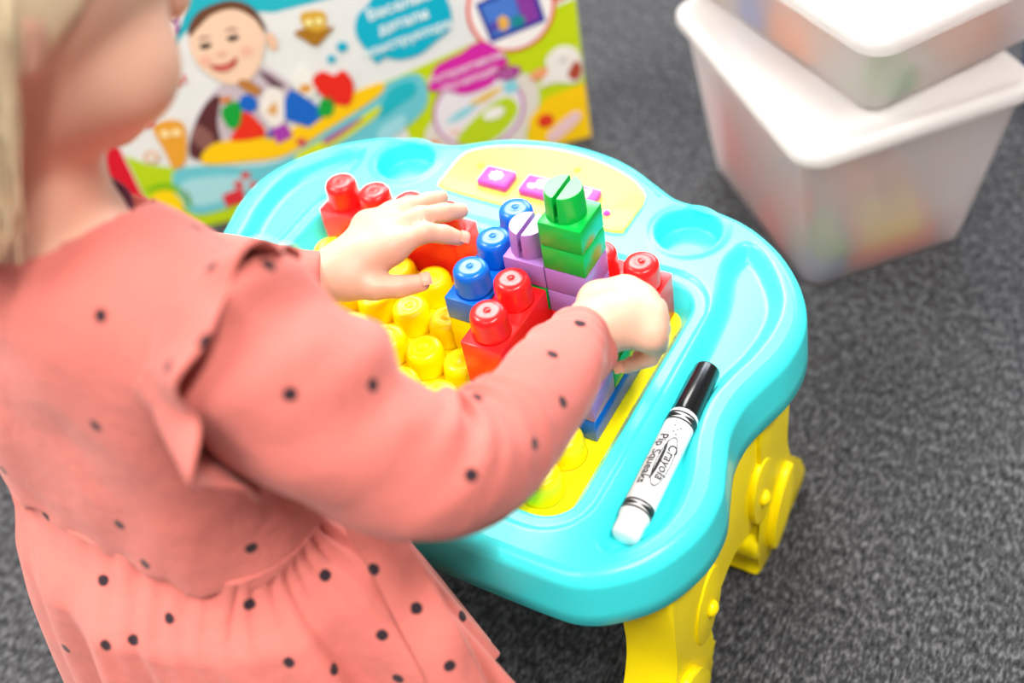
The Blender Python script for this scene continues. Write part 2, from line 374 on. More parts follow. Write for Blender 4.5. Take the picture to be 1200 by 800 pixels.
# legs
def mir(p): return [(2*.53-y, z) for y, z in p]
legprof = [(2.25, -8), (5.2, -8), (5.3, -7.5), (5.2, -6.9), (4.75, -6.2), (4.3, -5.6), (4.0, -5.0), (3.8, -4), (3.75, -1.2), (2.1, -1.2), (2.15, -5.6), (1.85, -6.3), (1.85, -6.9), (2.2, -7.3)]
fulc = (2.15, -1.12)
brack = [(-2.2, -1.0), (3.3, -1.0), (3.6, -2.6), (3.5, -3.6), (3.05, -4.4), (2.85, -5.1), (2.45, -5.5), (1.95, -5.55), (1.45, -5.3), (.95, -5.0), (.1, -5.0), (-.4, -5.3), (-.9, -5.55), (-1.4, -5.5), (-1.8, -5.1), (-2.0, -4.4), (-2.45, -3.6), (-2.5, -2.6)]
for s in (1, -1):
    for pr in (legprof, mir(legprof)):
        x0, x1 = sorted((1+s*5.95, 1+s*7.12)); yc = sum(p[0] for p in pr)/len(pr)
        lg = from_bm('leg', bm_prism(spline(pr, 3), 0, x0, x1, .12, 3), LEGYEL, table, (1+s*6.5, yc, FLOOR))
        # raised oval pad on the outer side of the foot
        sg = 1 if pr is legprof else -1; cy = .53+sg*2.75
        pad = [(cy+sg*(.62*math.cos(a)+.35*math.sin(a)), -6.35+1.25*math.sin(a)) for a in np.linspace(0, 2*math.pi, 25)[:-1]]
        xa, xb = sorted((1+s*7.05, 1+s*7.32)); from_bm('foot_pad', bm_prism(pad, 0, xa, xb, .1, 3), LEGYEL, lg, (1+s*7.1, cy, -6.5))
    x0, x1 = sorted((1+s*6.85, 1+s*7.02)); br = from_bm('side_bracket', bm_prism(spline(brack, 3), 0, x0, x1, .06), LEGYEL, table, (1+s*6.95, .53, -5.5))
    for yk in (2.12, -1.06):
        sg = 1 if yk > .5 else -1
        lobe = [(yk+.06*sg+.66*math.cos(a)-.12*sg*math.sin(a), -4.35+1.2*math.sin(a)) for a in np.linspace(0, 2*math.pi, 29)[:-1]]
        xa, xb = sorted((1+s*6.98, 1+s*7.17)); from_bm('hinge_lobe', bm_prism(lobe, 0, xa, xb, .08, 3), LEGYEL, br, (1+s*7.0, yk, -4.5))
        V, F = lathe([(.2, 0), (.2, .06), (.15, .13), (.06, .17), (.01, .175)], 18); V = np.stack([s*V[:, 2], V[:, 1], V[:, 0]], 1)
        if s > 0: F = [f[::-1] for f in F]
        mk('hinge_knob', V+np.array((1+s*7.16, yk, -4.5)), F, LEGYEL, br, (1+s*7.16, yk, -4.5))

# ================================================================== BUILDING BLOCKS
def block(label, colr, i0, j0, ni, nj, k, nh, studs=True, slot=False, group=None, name='building_block', z0=None, org=None, rot=0):
    """block over studs i0.., j0..; k = half-height level it sits on, nh = height in half heights"""
    zb = (-.64+k*HH) if z0 is None else z0; zt = zb+nh*HH-.006
    t = thing(name, label, 'toy block', (i0+(ni-1)/2, j0+(nj-1)/2, zb), group)
    from_bm('block_body', bm_box(i0-.49, i0+ni-.51, j0-.49, j0+nj-.51, zb+.003, zt, .028, 2), colr, t, (i0, j0, zb))
    if studs:
        for a in range(ni):
            for b in range(nj):
                c = np.array((i0+a, j0+b, zt))
                if slot:
                    bm = bmesh.new(); r = .42; hw = .05
                    for sx in (-1, 1):
                        a0 = math.asin(hw/r); arcp = [(sx*r*math.cos(q), r*math.sin(q)) for q in np.linspace(-math.pi/2+a0, math.pi/2-a0, 15)]
                        arcp = [(x, y) for x, y in arcp]
                        lo_ = [bm.verts.new((c[0]+x*1.02-.06, c[1]+y*1.02, zt)) for x, y in arcp]; md = [bm.verts.new((c[0]+x*.97-.06, c[1]+y*.97, zt+.56)) for x, y in arcp]; hi_ = [bm.verts.new((c[0]+(x-sx*hw)*.9+sx*hw-.06, c[1]+y*.9, zt+.64)) for x, y in arcp]
                        bm.faces.new(hi_ if sx > 0 else hi_[::-1]); n = len(arcp)
                        for A_, B_ in ((lo_, md), (md, hi_)):
                            for q in range(n):
                                f = (A_[q], A_[(q+1) % n], B_[(q+1) % n], B_[q]); bm.faces.new(f if sx > 0 else f[::-1])
                    from_bm('slotted_stud', bm, colr, t, c)
                    from_bm('slot_floor', bm_box(c[0]-.06-.08, c[0]-.06+.08, c[1]-.36, c[1]+.36, zt-.01, zt+.12, 0), colr, t, c)
                else:
                    mk('stud', SV+c, SF, colr, t, c)
    return t
block('long red block with four studs, under the open hand at the rear of the plate', RED, -3, 3, 4, 1, 0, 2)
block('red two-stud block at the rear right corner of the plate, beside the green tower', RED, 4, 3, 2, 1, 0, 2)
block('yellow block carrying the flat blue three-stud block', YELLOW, 2, 1, 1, 3, 0, 2, studs=False)
block('flat blue block with three blue studs in a row, left of the lilac slotted block', BLUE, 2, 1, 1, 3, 2, 1)
block('flat blue block at plate level hidden beneath the tall red two-stud block', BLUE, 3, 0, 1, 2, 0, 1, studs=False)
block('tall red two-stud block in front of the lilac slotted block, beside the sleeve', RED, 3, 0, 1, 2, 1, 2)
block('red block at the bottom of the stack under the lilac slotted block', RED, 3, 2, 1, 1, 0, 2, studs=False)
block('flat green block sandwiched beneath the lilac slotted block', GREEN, 3, 2, 1, 1, 2, 1, studs=False)
block('flat lilac block with slotted stud, beside the green tower', PURPLE, 3, 2, 1, 1, 3, 1, slot=True)
block('red block at the foot of the green and lilac tower', RED, 4, 2, 1, 1, 0, 2, studs=False)
block('flat lilac block, lower of two in the green tower', PURPLE, 4, 2, 1, 1, 2, 1, studs=False)
block('flat lilac block, upper of two directly under the green ones in the tower', PURPLE, 4, 2, 1, 1, 3, 1, studs=False)
block('flat green block just below the slotted green top of the tower', GREEN, 4, 2, 1, 1, 4, 1, studs=False)
block('green block with slotted stud crowning the tower', GREEN, 4, 2, 1, 1, 5, 1, slot=True)
block('long flat blue block at plate level under the gripping hand', BLUE, 5, 0, 1, 3, 0, 1, studs=False)
block('flat lilac block on the long blue block beside the forearm', PURPLE, 5, 0, 1, 1, 1, 1, studs=False)
block('green block gripped by the curled fingers', GREEN, 5, 1, 1, 1, 1, 1)

# ================================================================== MARKER
mk_t = thing('marker_pen', 'white marker pen with black cap lying in the turquoise tray', 'marker', (7.1, -.5, -.34))
ma = np.array((1+6.2, -2.72, -.02)); mb_ = np.array((1+6.03, 1.72, -.02)); mdir = (mb_-ma); mlen = np.linalg.norm(mdir); mdir /= mlen
mu = np.cross(mdir, (0, 0, 1)); mu /= np.linalg.norm(mu); mv = np.array((0, 0, 1.))
def along(prof, n=32):
    V, F = lathe(prof, n); return ma+V[:, 2:3]*mdir+V[:, 0:1]*mu+V[:, 1:2]*np.cross(mu, mdir)*-1, F
mr = .31
V, F = along([(.2*mr, .0), (.72*mr, 0), (.86*mr, .05), (.9*mr, .10), (.9*mr, .42), (.98*mr, .44), (.98*mr, .50)]); mk('end_plug', V, F, WHITE, mk_t)
V, F = along([(mr, .50), (mr, 3.05), (.97*mr, 3.08), (.9*mr, 3.09)]); mk('barrel', V, F, WHITE, mk_t)
V, F = along([(.93*mr, 3.09), (.93*mr, 3.12), (.9*mr, mlen-.06), (.84*mr, mlen-.01), (.8*mr, mlen), (.6*mr, mlen), (.57*mr, mlen-.1), (.01, mlen-.1)]); mk('cap', V, F, BLACK, mk_t)
def wrap(u, ang, r=mr*1.012):
    """u along the pen from the plug, ang = angle round it from straight up towards +x"""
    u = np.asarray(u)[:, None]; ang = np.asarray(ang)[:, None]; return ma+u*mdir+r*(np.sin(ang)*mu+np.cos(ang)*mv)
def band(u0, u1, wave=0.0, ph=0, r=mr*1.012, m=INK, nm='printed_band'):
    a = np.linspace(0, 2*math.pi, 65)[:-1]; wv = wave*np.abs(np.sin(a*1.0+ph))
    V = np.concatenate([wrap(u0+wv, a, r), wrap(u1+wv, a, r)]); F = [(k, (k+1) % 64, 64+(k+1) % 64, 64+k) for k in range(64)]
    mk(nm, V, F, m, mk_t)
for b0 in (.52, 2.78):
    band(b0, b0+.045); band(b0+.17, b0+.215)
    a = np.linspace(0, 2*math.pi, 97)[:-1]; lens = .06*np.abs(np.sin(1.5*(a-.2)))
    V = np.concatenate([wrap(b0+.108-lens, a), wrap(b0+.108+lens, a)]); mk('printed_wave', V, [(k, (k+1) % 96, 96+(k+1) % 96, 96+k) for k in range(96)], INK, mk_t)
def pen_text(s, size, u0, a0, bold=0.0, nm='lettering', m=INK, r=mr*1.014):
    V2, F = text2d(s, size, bold); bm = bmesh.new(); vs_ = [bm.verts.new((x, y, 0)) for x, y in V2]
    for f in F: bm.faces.new([vs_[q] for q in f])
    bmesh.ops.triangulate(bm, faces=bm.faces[:]); bmesh.ops.subdivide_edges(bm, edges=bm.edges[:], cuts=3, use_grid_fill=True); bm.verts.index_update()
    V2 = np.array([tuple(v.co[:2]) for v in bm.verts]); F = [tuple(v.index for v in f.verts) for f in bm.faces]; bm.free()
    V = wrap(u0-V2[:, 0], a0+V2[:, 1]/mr, r); mk(nm, V, F, m, mk_t, smooth=False)
pen_text('Crayola', .28, 1.72, .58, .006)
pen_text('Pip Squeaks', .27, 1.72, -.38, .006)
a = np.linspace(0, 2*math.pi, 41)[:-1]
ou, oi = (.62, .42), (.585, .375)
V = np.concatenate([wrap(1.72+ou[0]*np.cos(a), .42+ou[1]*np.sin(a)*1.25), wrap(1.72+oi[0]*np.cos(a), .42+oi[1]*np.sin(a)*1.25)])
mk('printed_oval', V, [(k, (k+1) % 40, 40+(k+1) % 40, 40+k) for k in range(40)], INK, mk_t)
sw = np.linspace(-1, 1, 24); V = np.concatenate([wrap(1.72+.5*sw, .02+.02*sw), wrap(1.72+.5*sw, .02+.22*np.sqrt(np.maximum(0, 1-sw**2)))]); mk('printed_swoosh', V, [(k, k+1, 24+k+1, 24+k) for k in range(23)], INK, mk_t)
for k, (u_, a_) in enumerate([(2.45, .1), (2.52, .3), (2.6, .02), (2.4, .32), (2.58, .45)]):
    q = np.linspace(0, 2*math.pi, 9)[:-1]; mk('printed_dot', wrap(u_+.02*np.cos(q), a_+.07*np.sin(q)), [tuple(range(8))], INK, mk_t)

# ================================================================== PRODUCT BOX
BL = np.array((-16.2, 6.95, FLOOR)); BR = np.array((-4.09, 17.09, FLOOR)); be = (BR-BL)/np.linalg.norm(BR-BL); bn = np.array((be[1], -be[0], 0)); BW = 15.8
def face(s, t, lay=0): return BL+be*s+np.array((0, 0, t))+bn*(lay*.012)
gbox = thing('product_box', 'tall printed toy packaging box with baby photo, standing behind the table', 'box', BL+be*7-bn*1.7)
cardw = mat('white_card', (.78, .78, .79), .45, .5, .1)
bm = bmesh.new(); vv = []
s0, s1, HB, DB = -1.9, BW, 12.2, 3.6
for (s, t, d) in [(s0, 0, 0), (s1, 0, 0), (s1, HB, 0), (s0, HB, 0), (s0, 0, DB), (s1, 0, DB), (s1, HB, DB), (s0, HB, DB)]:
    vv.append(bm.verts.new(Vector((BL+be*s+np.array((0, 0, t))-bn*d).tolist())))
for f in [(0, 1, 2, 3), (5, 4, 7, 6), (4, 0, 3, 7), (1, 5, 6, 2), (3, 2, 6, 7), (4, 5, 1, 0)]: bm.faces.new([vv[q] for q in f])
bmesh.ops.bevel(bm, geom=bm.edges[:], offset=.05, segments=2, affect='EDGES')
from_bm('carton', bm, cardw, gbox, (BL+be*7-bn*1.7))
class Art:
    def __init__(s, name): s.name = name; s.V = []; s.F = []; s.mi = []; s.mats = []
    def poly(s, pts, colr, lay, smooth=True, n=5):
        p = spline(pts, n) if smooth else np.array(pts, float); b = len(s.V); s.V += [face(x, y, lay) for x, y in p]; s._f([tuple(range(b, len(s.V)))], colr)
    def _f(s, fs, colr):
        m = mat('print_'+colr.strip('#'), colr, .45, .5, .1)
        if m not in s.mats: s.mats.append(m)
        for f in fs: s.F.append(f); s.mi.append(s.mats.index(m))
    def ell(s, cx, cy, rx, ry, colr, lay, rot=0, n=24):
        c, q = math.cos(rot), math.sin(rot)
        s.poly([(cx+rx*math.cos(a)*c-ry*math.sin(a)*q, cy+rx*math.cos(a)*q+ry*math.sin(a)*c) for a in np.linspace(0, 2*math.pi, n+1)[:-1]], colr, lay, False)
    def text(s, st, size, cx, cy, rot, colr, lay, bold=.0):
        V2, F = text2d(st, size, bold); c, q = math.cos(rot), math.sin(rot); b = len(s.V)
        s.V += [face(cx+x*c-y*q, cy+x*q+y*c, lay) for x, y in V2]; s._f([tuple(b+i for i in f) for f in F], colr)
    def done(s): mk(s.name, s.V, s.F, s.mats, gbox, smooth=False, matidx=s.mi)
A = Art('printed_background')
A.poly([(-1.88, 0.02), (-.30, 0.02), (-.36, 6.5), (-.30, HB-.02), (-1.88, HB-.02)], '#d8102a', 1, False)
A.poly([(-.28, 3.75), (.3, 3.2), (1.4, 2.65), (3.2, 1.5), (4, .02), (-.28, .02)], '#b9d312', 1, False)
A.poly([(8.3, 4.1), (12.3, 5.0), (15.78, 5.75), (15.78, .02), (9.4, .02), (9.2, 3.0)], '#c3d60b', 1, False)
A.poly([(9.6, .02), (9.7, 1.2), (10.4, 2.4), (13.5, 3.4), (14.1, 2.2), (13.4, .8), (13.3, .02)], '#e2d9cf', 2)
A.poly([(2.3, 7.05), (3.3, 7.75), (4.1, 8.3), (6.06, 7.68), (8.9, 7.75), (11.5, 8.4), (15.78, 9.6), (15.78, HB-.02), (-.3, HB-.02), (-.3, 8.6), (1.4, 8.2), (2.0, 7.5)], '#18b4c8', 1, False)
A.poly([(14.55, 5.6), (15.78, 5.95), (15.78, 7.4), (14.9, 7.2)], '#f08a1e', 2, False); A.poly([(13.4, .0+.03), (13.6, 1.4), (14.35, 2.15), (15.78, 2.4), (15.78, .03)], '#fccc06', 3, False)
A.poly([(13.5, 5.3), (14.5, 5.5), (14.8, 7.0), (13.6, 7.0)], '#f2efe9', 2)
A.done()
A = Art('printed_baby')
A.poly([(3.77, 5.61), (2.95, 5.05), (2.22, 4.19), (1.75, 3.2), (2.3, 2.75), (3.2, 3.2), (4.36, 3.6), (5.76, 3.9), (5.9, 4.9), (5.1, 5.95), (4.4, 5.4)], '#c9b9c4', 3)
A.poly([(3.5, 5.2), (2.95, 5.0), (2.25, 4.15), (1.8, 3.2), (2.3, 2.8), (2.9, 3.2), (3.1, 4.2)], '#5a2a30', 4)
A.poly([(5.0, 5.75), (5.3, 5.55), (5.65, 5.0), (5.3, 5.0)], '#6b4a5a', 4); A.poly([(2.1, 3.9), (2.5, 4.3), (2.8, 3.6), (2.3, 3.3)], '#8a5a56', 5)
A.poly([(3.3, 7.59), (3.15, 7.0), (3.28, 6.35), (3.77, 5.66), (4.2, 5.48), (4.65, 5.56), (5.15, 6.05), (5.55, 6.9), (5.62, 7.5), (5.45, 8.0), (4.85, 8.42), (4.06, 8.36), (3.55, 8.0)], '#f3cdb4', 6)
A.poly([(3.28, 7.55), (3.42, 7.95), (3.95, 8.36), (4.85, 8.46), (5.45, 8.1), (5.66, 7.4), (5.6, 7.1), (5.4, 7.7), (4.9, 8.15), (4.2, 8.12), (3.65, 7.8)], '#6a4232', 7)
A.ell(5.72, 6.72, .16, .34, '#eebfa2', 5); A.ell(3.66, 7.12, .2, .1, '#3a2a2a', 8); A.ell(4.58, 7.18, .2, .1, '#3a2a2a', 8)
A.poly([(3.45, 7.38), (3.7, 7.46), (3.95, 7.36), (3.7, 7.4)], '#8a6048', 8); A.poly([(4.4, 7.46), (4.62, 7.54), (4.85, 7.4), (4.62, 7.47)], '#8a6048', 8)
A.ell(4.05, 6.72, .2, .11, '#eab79c', 8); A.poly([(3.55, 6.42), (3.85, 6.34), (4.2, 6.36), (4.5, 6.5), (4.35, 6.2), (4.0, 6.05), (3.7, 6.16)], '#b84038', 8); A.poly([(3.75, 6.2), (4.05, 6.1), (4.28, 6.22), (4.0, 6.22)], '#e88478', 9)
A.ell(3.5, 6.6, .22, .2, '#f0b8a0', 7); A.ell(4.85, 6.6, .22, .2, '#f0b8a0', 7)
A.done()
A = Art('printed_toy_picture')
A.poly([(.85, 2.2), (1.5, 2.75), (4.7, 2.1), (7.88, 3.75), (9.6, 4.35), (10.25, 4.05), (10.0, 2.8), (8.2, 1.9), (4.0, .9), (1.5, .6), (.9, 1.1)], '#6cc6d4', 3); A.poly([(1.0, 1.9), (1.6, 2.2), (3.3, 1.8), (3.2, 1.2), (1.4, 1.0)], '#a6dbe4', 4)
A.poly([(9.0, 3.9), (9.8, 4.1), (9.9, 3.6), (9.2, 3.2), (8.4, 2.9)], '#1fb5c4', 4); A.poly([(8.4, 2.5), (9.3, 2.8), (9.1, 2.2), (8.2, 1.9)], '#9ed8e4', 4)
A.poly([(2.1, 2.75), (2.8, 3.45), (5.0, 3.2), (7.0, 3.95), (8.75, 4.3), (8.6, 3.8), (6.5, 2.9), (4.9, 2.3), (3.6, 2.4)], '#fdc90a', 5)
A.poly([(5.3, 2.25), (7.0, 2.8), (8.5, 3.4), (8.3, 3.0), (6.8, 2.3), (5.5, 1.9)], '#d6dc1a', 5); A.poly([(6.4, 2.6), (7.8, 3.1), (7.7, 2.95), (6.5, 2.4)], '#b04a94', 6)
A.poly([(3.33, 3.4), (3.8, 4.0), (4.05, 4.4), (4.35, 4.1), (4.5, 3.3)], '#e8301c', 6); A.poly([(3.35, 4.6), (3.75, 4.85), (4.05, 4.75), (3.85, 3.95), (3.42, 3.9)], '#12a03a', 6)
A.ell(4.32, 4.68, .3, .36, '#1464c8', 6); A.poly([(5.3, 3.75), (5.5, 4.5), (5.8, 4.85), (6.1, 4.6), (6.5, 4.0), (6.6, 3.5), (6.0, 3.2)], '#1464c8', 6, False); A.poly([(6.45, 3.6), (6.7, 4.2), (7.1, 4.1), (6.9, 3.5)], '#12a03a', 7)
A.poly([(6.75, 4.35), (6.6, 5.0), (7.0, 5.25), (7.35, 5.0), (7.7, 5.1), (7.9, 4.5), (7.6, 3.75), (7.1, 3.9)], '#e8261e', 7); A.poly([(4.72, 3.5), (5.3, 3.6), (5.38, 3.02), (4.8, 2.85)], '#a83ab0', 7, False)
A.poly([(4.5, 3.2), (4.75, 3.6), (4.7, 3.1)], '#1450b4', 7, False); A.poly([(4.6, 4.3), (5.0, 5.0), (5.5, 4.9), (5.4, 3.9), (4.9, 3.5)], '#f0e8e4', 5); A.poly([(4.8, 4.2), (5.2, 4.5), (5.1, 4.0)], '#e0a868', 6)
A.poly([(5.9, 5.2), (6.4, 5.6), (6.7, 5.2), (6.6, 4.5), (6.2, 4.4)], '#efece8', 6); A.ell(6.3, 4.75, .22, .18, '#e4a04c', 7); A.ell(3.65, 5.02, .2, .12, '#d88030', 7); A.poly([(4.2, 5.5), (4.5, 5.6), (4.9, 5.1), (4.6, 4.95)], '#b87838', 7)
for cx, cy in [(3.0, 1.55), (3.5, 1.35), (3.35, 1.85), (5.6, 2.7)]: A.ell(cx, cy, .17, .17, '#d64850', 6)
A.poly([(2.3, 1.25), (3.1, 1.4), (3.0, .75), (2.3, .7)], '#d8303c', 6, False)
A.done()
A = Art('printed_owl')
A.poly([(6.9, 7.45), (7.58, 7.36), (7.6, 6.9), (7.4, 6.55), (7.0, 6.55), (6.85, 6.95)], '#d8a838', 4); A.poly([(6.5, 6.85), (6.9, 6.9), (7.2, 6.7), (7.55, 6.75), (7.8, 6.75), (7.45, 6.45), (7.05, 6.2), (6.75, 6.5)], '#a8701c', 5); A.ell(7.05, 7.1, .13, .13, '#f4e8a0', 6); A.ell(7.38, 7.06, .13, .13, '#f4e8a0', 6)
A.done(); A = Art('printed_monkey')
A.poly([(1.0, 4.55), (1.5, 4.75), (2.0, 4.5), (1.9, 3.8), (1.55, 2.95), (1.1, 2.8), (1.05, 3.6)], '#e8a030', 4); A.ell(1.3, 4.25, .17, .16, '#f8dca0', 5); A.ell(1.68, 4.2, .17, .16, '#f8dca0', 5); A.ell(.55, 3.45, .26, .26, '#e0a878', 4); A.ell(.55, 3.45, .16, .16, '#e8e2de', 5)
A.done(); A = Art('printed_chick')
A.poly([(-.1, 1.75), (.35, 2.05), (.75, 1.85), (.9, 1.2), (.45, .8), (-.05, 1.0)], '#fbd604', 5); A.poly([(-.2, 2.2), (.6, 2.3), (1.2, 1.7), (1.1, 1.0), (.8, 1.9), (.2, 2.1)], '#78bc14', 4)
A.done(); A = Art('printed_cow')
A.poly([(14.5, 3.7), (15.0, 4.1), (15.6, 3.85), (15.75, 3.0), (15.5, 2.5), (14.7, 2.7), (14.1, 2.65), (14.5, 3.2)], '#efe9e2', 4); A.ell(14.2, 3.2, .34, .22, '#f0a070', 5, .3); A.poly([(15.2, 2.9), (15.55, 3.4), (15.72, 3.0), (15.5, 2.6)], '#b04830', 5); A.ell(15.1, 3.55, .16, .14, '#d8d2cc', 5)
A.done(); A = Art('printed_logo')
A.ell(14.2, 1.2, .3, .3, '#e03820', 5); A.poly([(14.2, .6), (15.2, 1.3), (15.5, 1.15), (15.3, .8), (14.4, .2)], '#efc8cc', 6); A.done(); A = Art('printed_patch')
A.ell(9.95, .9, .3, .6, '#e88a10', 3, -.4)
A.done()
A = Art('printed_cloud')
A.poly([(8.42, 6.27), (8.6, 6.9), (9.0, 7.2), (9.4, 7.55), (10.3, 7.75), (11.2, 7.45), (11.6, 6.6), (11.5, 5.75), (10.9, 5.35), (10.3, 5.02), (9.6, 5.0), (9.15, 5.2), (8.85, 5.05), (8.65, 5.5)], '#06aecb', 4)
A.ell(7.87, 5.95, .19, .19, '#06aecb', 4); A.ell(7.42, 5.6, .15, .15, '#06aecb', 4)
A.text('Веселые', .52, 10.0, 6.98, .14, '#f0fafc', 6, .012); A.text('детали', .52, 10.02, 6.36, .14, '#f0fafc', 6, .012); A.text('конструктора', .46, 10.05, 5.72, .14, '#f0fafc', 6, .012)
A.done()
A = Art('printed_tablet_badge')
A.ell(13.6, 5.95, 1.5, 1.66, '#ea4a3c', 4, n=40); A.ell(13.6, 5.95, 1.38, 1.54, '#f6efec', 5, n=40)
A.poly([(12.45, 6.4), (12.75, 4.85), (14.7, 5.2), (14.4, 6.9)], '#24389c', 6, False); A.poly([(12.6, 6.3), (12.85, 5.05), (13.9, 5.25), (13.75, 6.5)], '#4a7ad0', 7, False); A.poly([(13.75, 6.5), (13.95, 5.25), (14.5, 5.35), (14.3, 6.7)], '#8a3aa0', 7, False); A.ell(13.25, 5.5, .2, .28, '#eab050', 8); A.ell(13.75, 5.45, .26, .22, '#1a8a90', 8); A.ell(12.95, 5.45, .16, .2, '#5a48b0', 8)
A.done()
A = Art('printed_pink_badge')
A.ell(11.9, 2.25, 1.65, 1.6, '#c060b0', 4, n=40); A.ell(11.9, 2.25, 1.55, 1.5, '#ece4ea', 5, n=40); A.poly([(10.9, 1.2), (11.8, 2.1), (12.9, 2.6), (13.3, 2.0), (12.7, 1.2), (11.8, .8)], '#bcd41c', 6); A.poly([(10.7, 2.1), (11.3, 2.5), (11.9, 2.55), (11.3, 2.15)], '#8ad4e0', 6); A.poly([(11.6, 2.65), (12.4, 3.0), (12.9, 3.0), (12.2, 2.6)], '#e8c060', 6); A.ell(12.4, 2.05, .4, .24, '#f4f0ec', 7, .2); A.poly([(12.9, 3.1), (13.3, 3.2), (13.4, 2.8), (13.0, 2.7)], '#8ad4e0', 6); A.ell(10.9, 1.6, .25, .2, '#f0d0c8', 6)
A.poly([(10.36, 3.6), (10.5, 4.05), (10.75, 4.45), (11.2, 4.62), (11.7, 4.75), (12.2, 4.98), (12.7, 4.85), (13.05, 4.3), (13.2, 3.95), (12.8, 3.7), (12.6, 3.3), (12.1, 3.12), (11.5, 3.1), (11.0, 3.35)], '#d626a4', 7)
A.text('Интерактивная', .38, 11.75, 4.15, .16, '#f6d8ec', 9, .008); A.text('обучающая', .38, 11.75, 3.66, .16, '#f6d8ec', 9, .008); A.ell(13.15, 3.55, .45, .24, '#a81e90', 8, .15); A.text('3 в 1', .3, 13.15, 3.55, .12, '#f0c0e4', 9)
A.done()
A = Art('printed_letter')
A.text('у', 1.0, 3.0, 8.3, .1, '#a0489c', 5, .03); A.poly([(2.3, 7.6), (2.2, 8.6), (2.8, 9.1), (3.5, 8.8), (3.3, 8.2), (2.9, 7.75)], '#f4f2f2', 3)
A.done(); A = Art('printed_slogan')
A.text('игра', .42, 1.7, 6.55, .05, '#e0505c', 4, .01); A.text('с 3 лет', .5, 1.9, 6.05, .05, '#e0505c', 4, .015)
A.done(); A = Art('printed_music_note')
for dx in (0, .55):
    A.ell(.4+dx, 4.75+.06*dx, .17, .13, '#e05058', 4); A.poly([(.52+dx, 4.75), (.58+dx, 4.75), (.58+dx, 5.4), (.52+dx, 5.4)], '#e05058', 4, False)
A.poly([(.52, 5.3), (1.13, 5.36), (1.13, 5.5), (.52, 5.44)], '#e05058', 5, False)
A.done()

# ================================================================== STORAGE BINS
def frosted():
    m = bpy.data.materials.new('frosted_plastic'); m.use_nodes = True; nt = m.node_tree; b = nt.nodes['Principled BSDF']; out = nt.nodes['Material Output']
    n = nt.nodes.new('ShaderNodeTexNoise'); n.inputs['Scale'].default_value = 30; cr = nt.nodes.new('ShaderNodeValToRGB'); nt.links.new(n.outputs['Fac'], cr.inputs[0])
    cr.color_ramp.elements[0].color = (.92, .88, .87, 1); cr.color_ramp.elements[1].color = (.96, .93, .92, 1); nt.links.new(cr.outputs[0], b.inputs['Base Color'])
    b.inputs['Roughness'].default_value = .36; b.inputs['Transmission Weight'].default_value = .82; b.inputs['IOR'].default_value = 1.12; b.inputs['Specular IOR Level'].default_value = .4
    t = nt.nodes.new('ShaderNodeBsdfTranslucent'); mx = nt.nodes.new('ShaderNodeMixShader'); mx.inputs[0].default_value = .34
    nt.links.new(cr.outputs[0], t.inputs['Color']); nt.links.new(b.outputs[0], mx.inputs[1]); nt.links.new(t.outputs[0], mx.inputs[2]); nt.links.new(mx.outputs[0], out.inputs['Surface'])
    return m
def milky():
    m = bpy.data.materials.new('milky_lid_plastic'); m.use_nodes = True; nt = m.node_tree; b = nt.nodes['Principled BSDF']; out = nt.nodes['Material Output']
    n = nt.nodes.new('ShaderNodeTexNoise'); n.inputs['Scale'].default_value = 30; cr = nt.nodes.new('ShaderNodeValToRGB'); nt.links.new(n.outputs['Fac'], cr.inputs[0])
    cr.color_ramp.elements[0].color = (.72, .69, .68, 1); cr.color_ramp.elements[1].color = (.77, .74, .73, 1); nt.links.new(cr.outputs[0], b.inputs['Base Color']); b.inputs['Roughness'].default_value = .35
    t = nt.nodes.new('ShaderNodeBsdfTranslucent'); mx = nt.nodes.new('ShaderNodeMixShader'); mx.inputs[0].default_value = .5; t.inputs['Color'].default_value = (.9, .88, .87, 1)
    nt.links.new(b.outputs[0], mx.inputs[1]); nt.links.new(t.outputs[0], mx.inputs[2]); nt.links.new(mx.outputs[0], out.inputs['Surface'])
    return m
FROST = frosted(); LIDM = milky()
def bin_rr(c, lu, lv, r, ang, n=6):
    p = rrect(-lu/2, lu/2, -lv/2, lv/2, r, n); ca, sa = math.cos(ang), math.sin(ang); return np.stack([c[0]+p[:, 0]*ca-p[:, 1]*sa, c[1]+p[:, 0]*sa+p[:, 1]*ca], 1)
def loft(rings, cap0=True, cap1=True):
    n = len(rings[0][0]); V = np.concatenate([np.column_stack([p, np.full(n, z)]) for p, z in rings]); F = []
    for i in range(len(rings)-1):
        for k in range(n): F.append((i*n+k, i*n+(k+1) % n, (i+1)*n+(k+1) % n, (i+1)*n+k))
    if cap0: F.append(tuple(range(n))[::-1])
    if cap1: F.append(tuple((len(rings)-1)*n+k for k in range(n)))
    return V, F
def storage_bin(label, c, ang, lu, lv, z0, z1, tap, lid_over):
    t = thing('storage_bin', label, 'storage bin', (c[0], c[1], z0))
    def R(z, inset=0, r=.6): f = (z-z0)/(z1-z0); return bin_rr(c, lu-2*tap*(1-f)-2*inset, lv-2*tap*(1-f)-2*inset, max(.15, r-inset), ang)
    wt = .11
    V, F = loft([(R(z0, .12), z0), (R(z0+.1, .02), z0+.1), (R(z0+.4), z0+.4), (R(z1-.3), z1-.3), (R(z1-.28, -.12), z1-.26), (R(z1, -.14), z1), (R(z1, wt), z1), (R(z0+wt, wt+.05), z0+wt+.05)])
    mk('bin_body', V, F, FROST, t, smooth=False)
    o = lid_over
    V, F = loft([(R(z1, -.05-.12), z1-.32), (R(z1, -o), z1-.34), (R(z1, -o-.05), z1-.25), (R(z1, -o-.03), z1+.02), (R(z1, -o+.07), z1+.12), (R(z1, -o+.28), z1+.13), (R(z1, -o+.42), z1+.03), (R(z1, -o+.8), z1+.0)])
    l = mk('lid', V, F, LIDM, t, smooth=False)
    for p in l.data.polygons: p.use_smooth = len(p.vertices) == 4
    return t
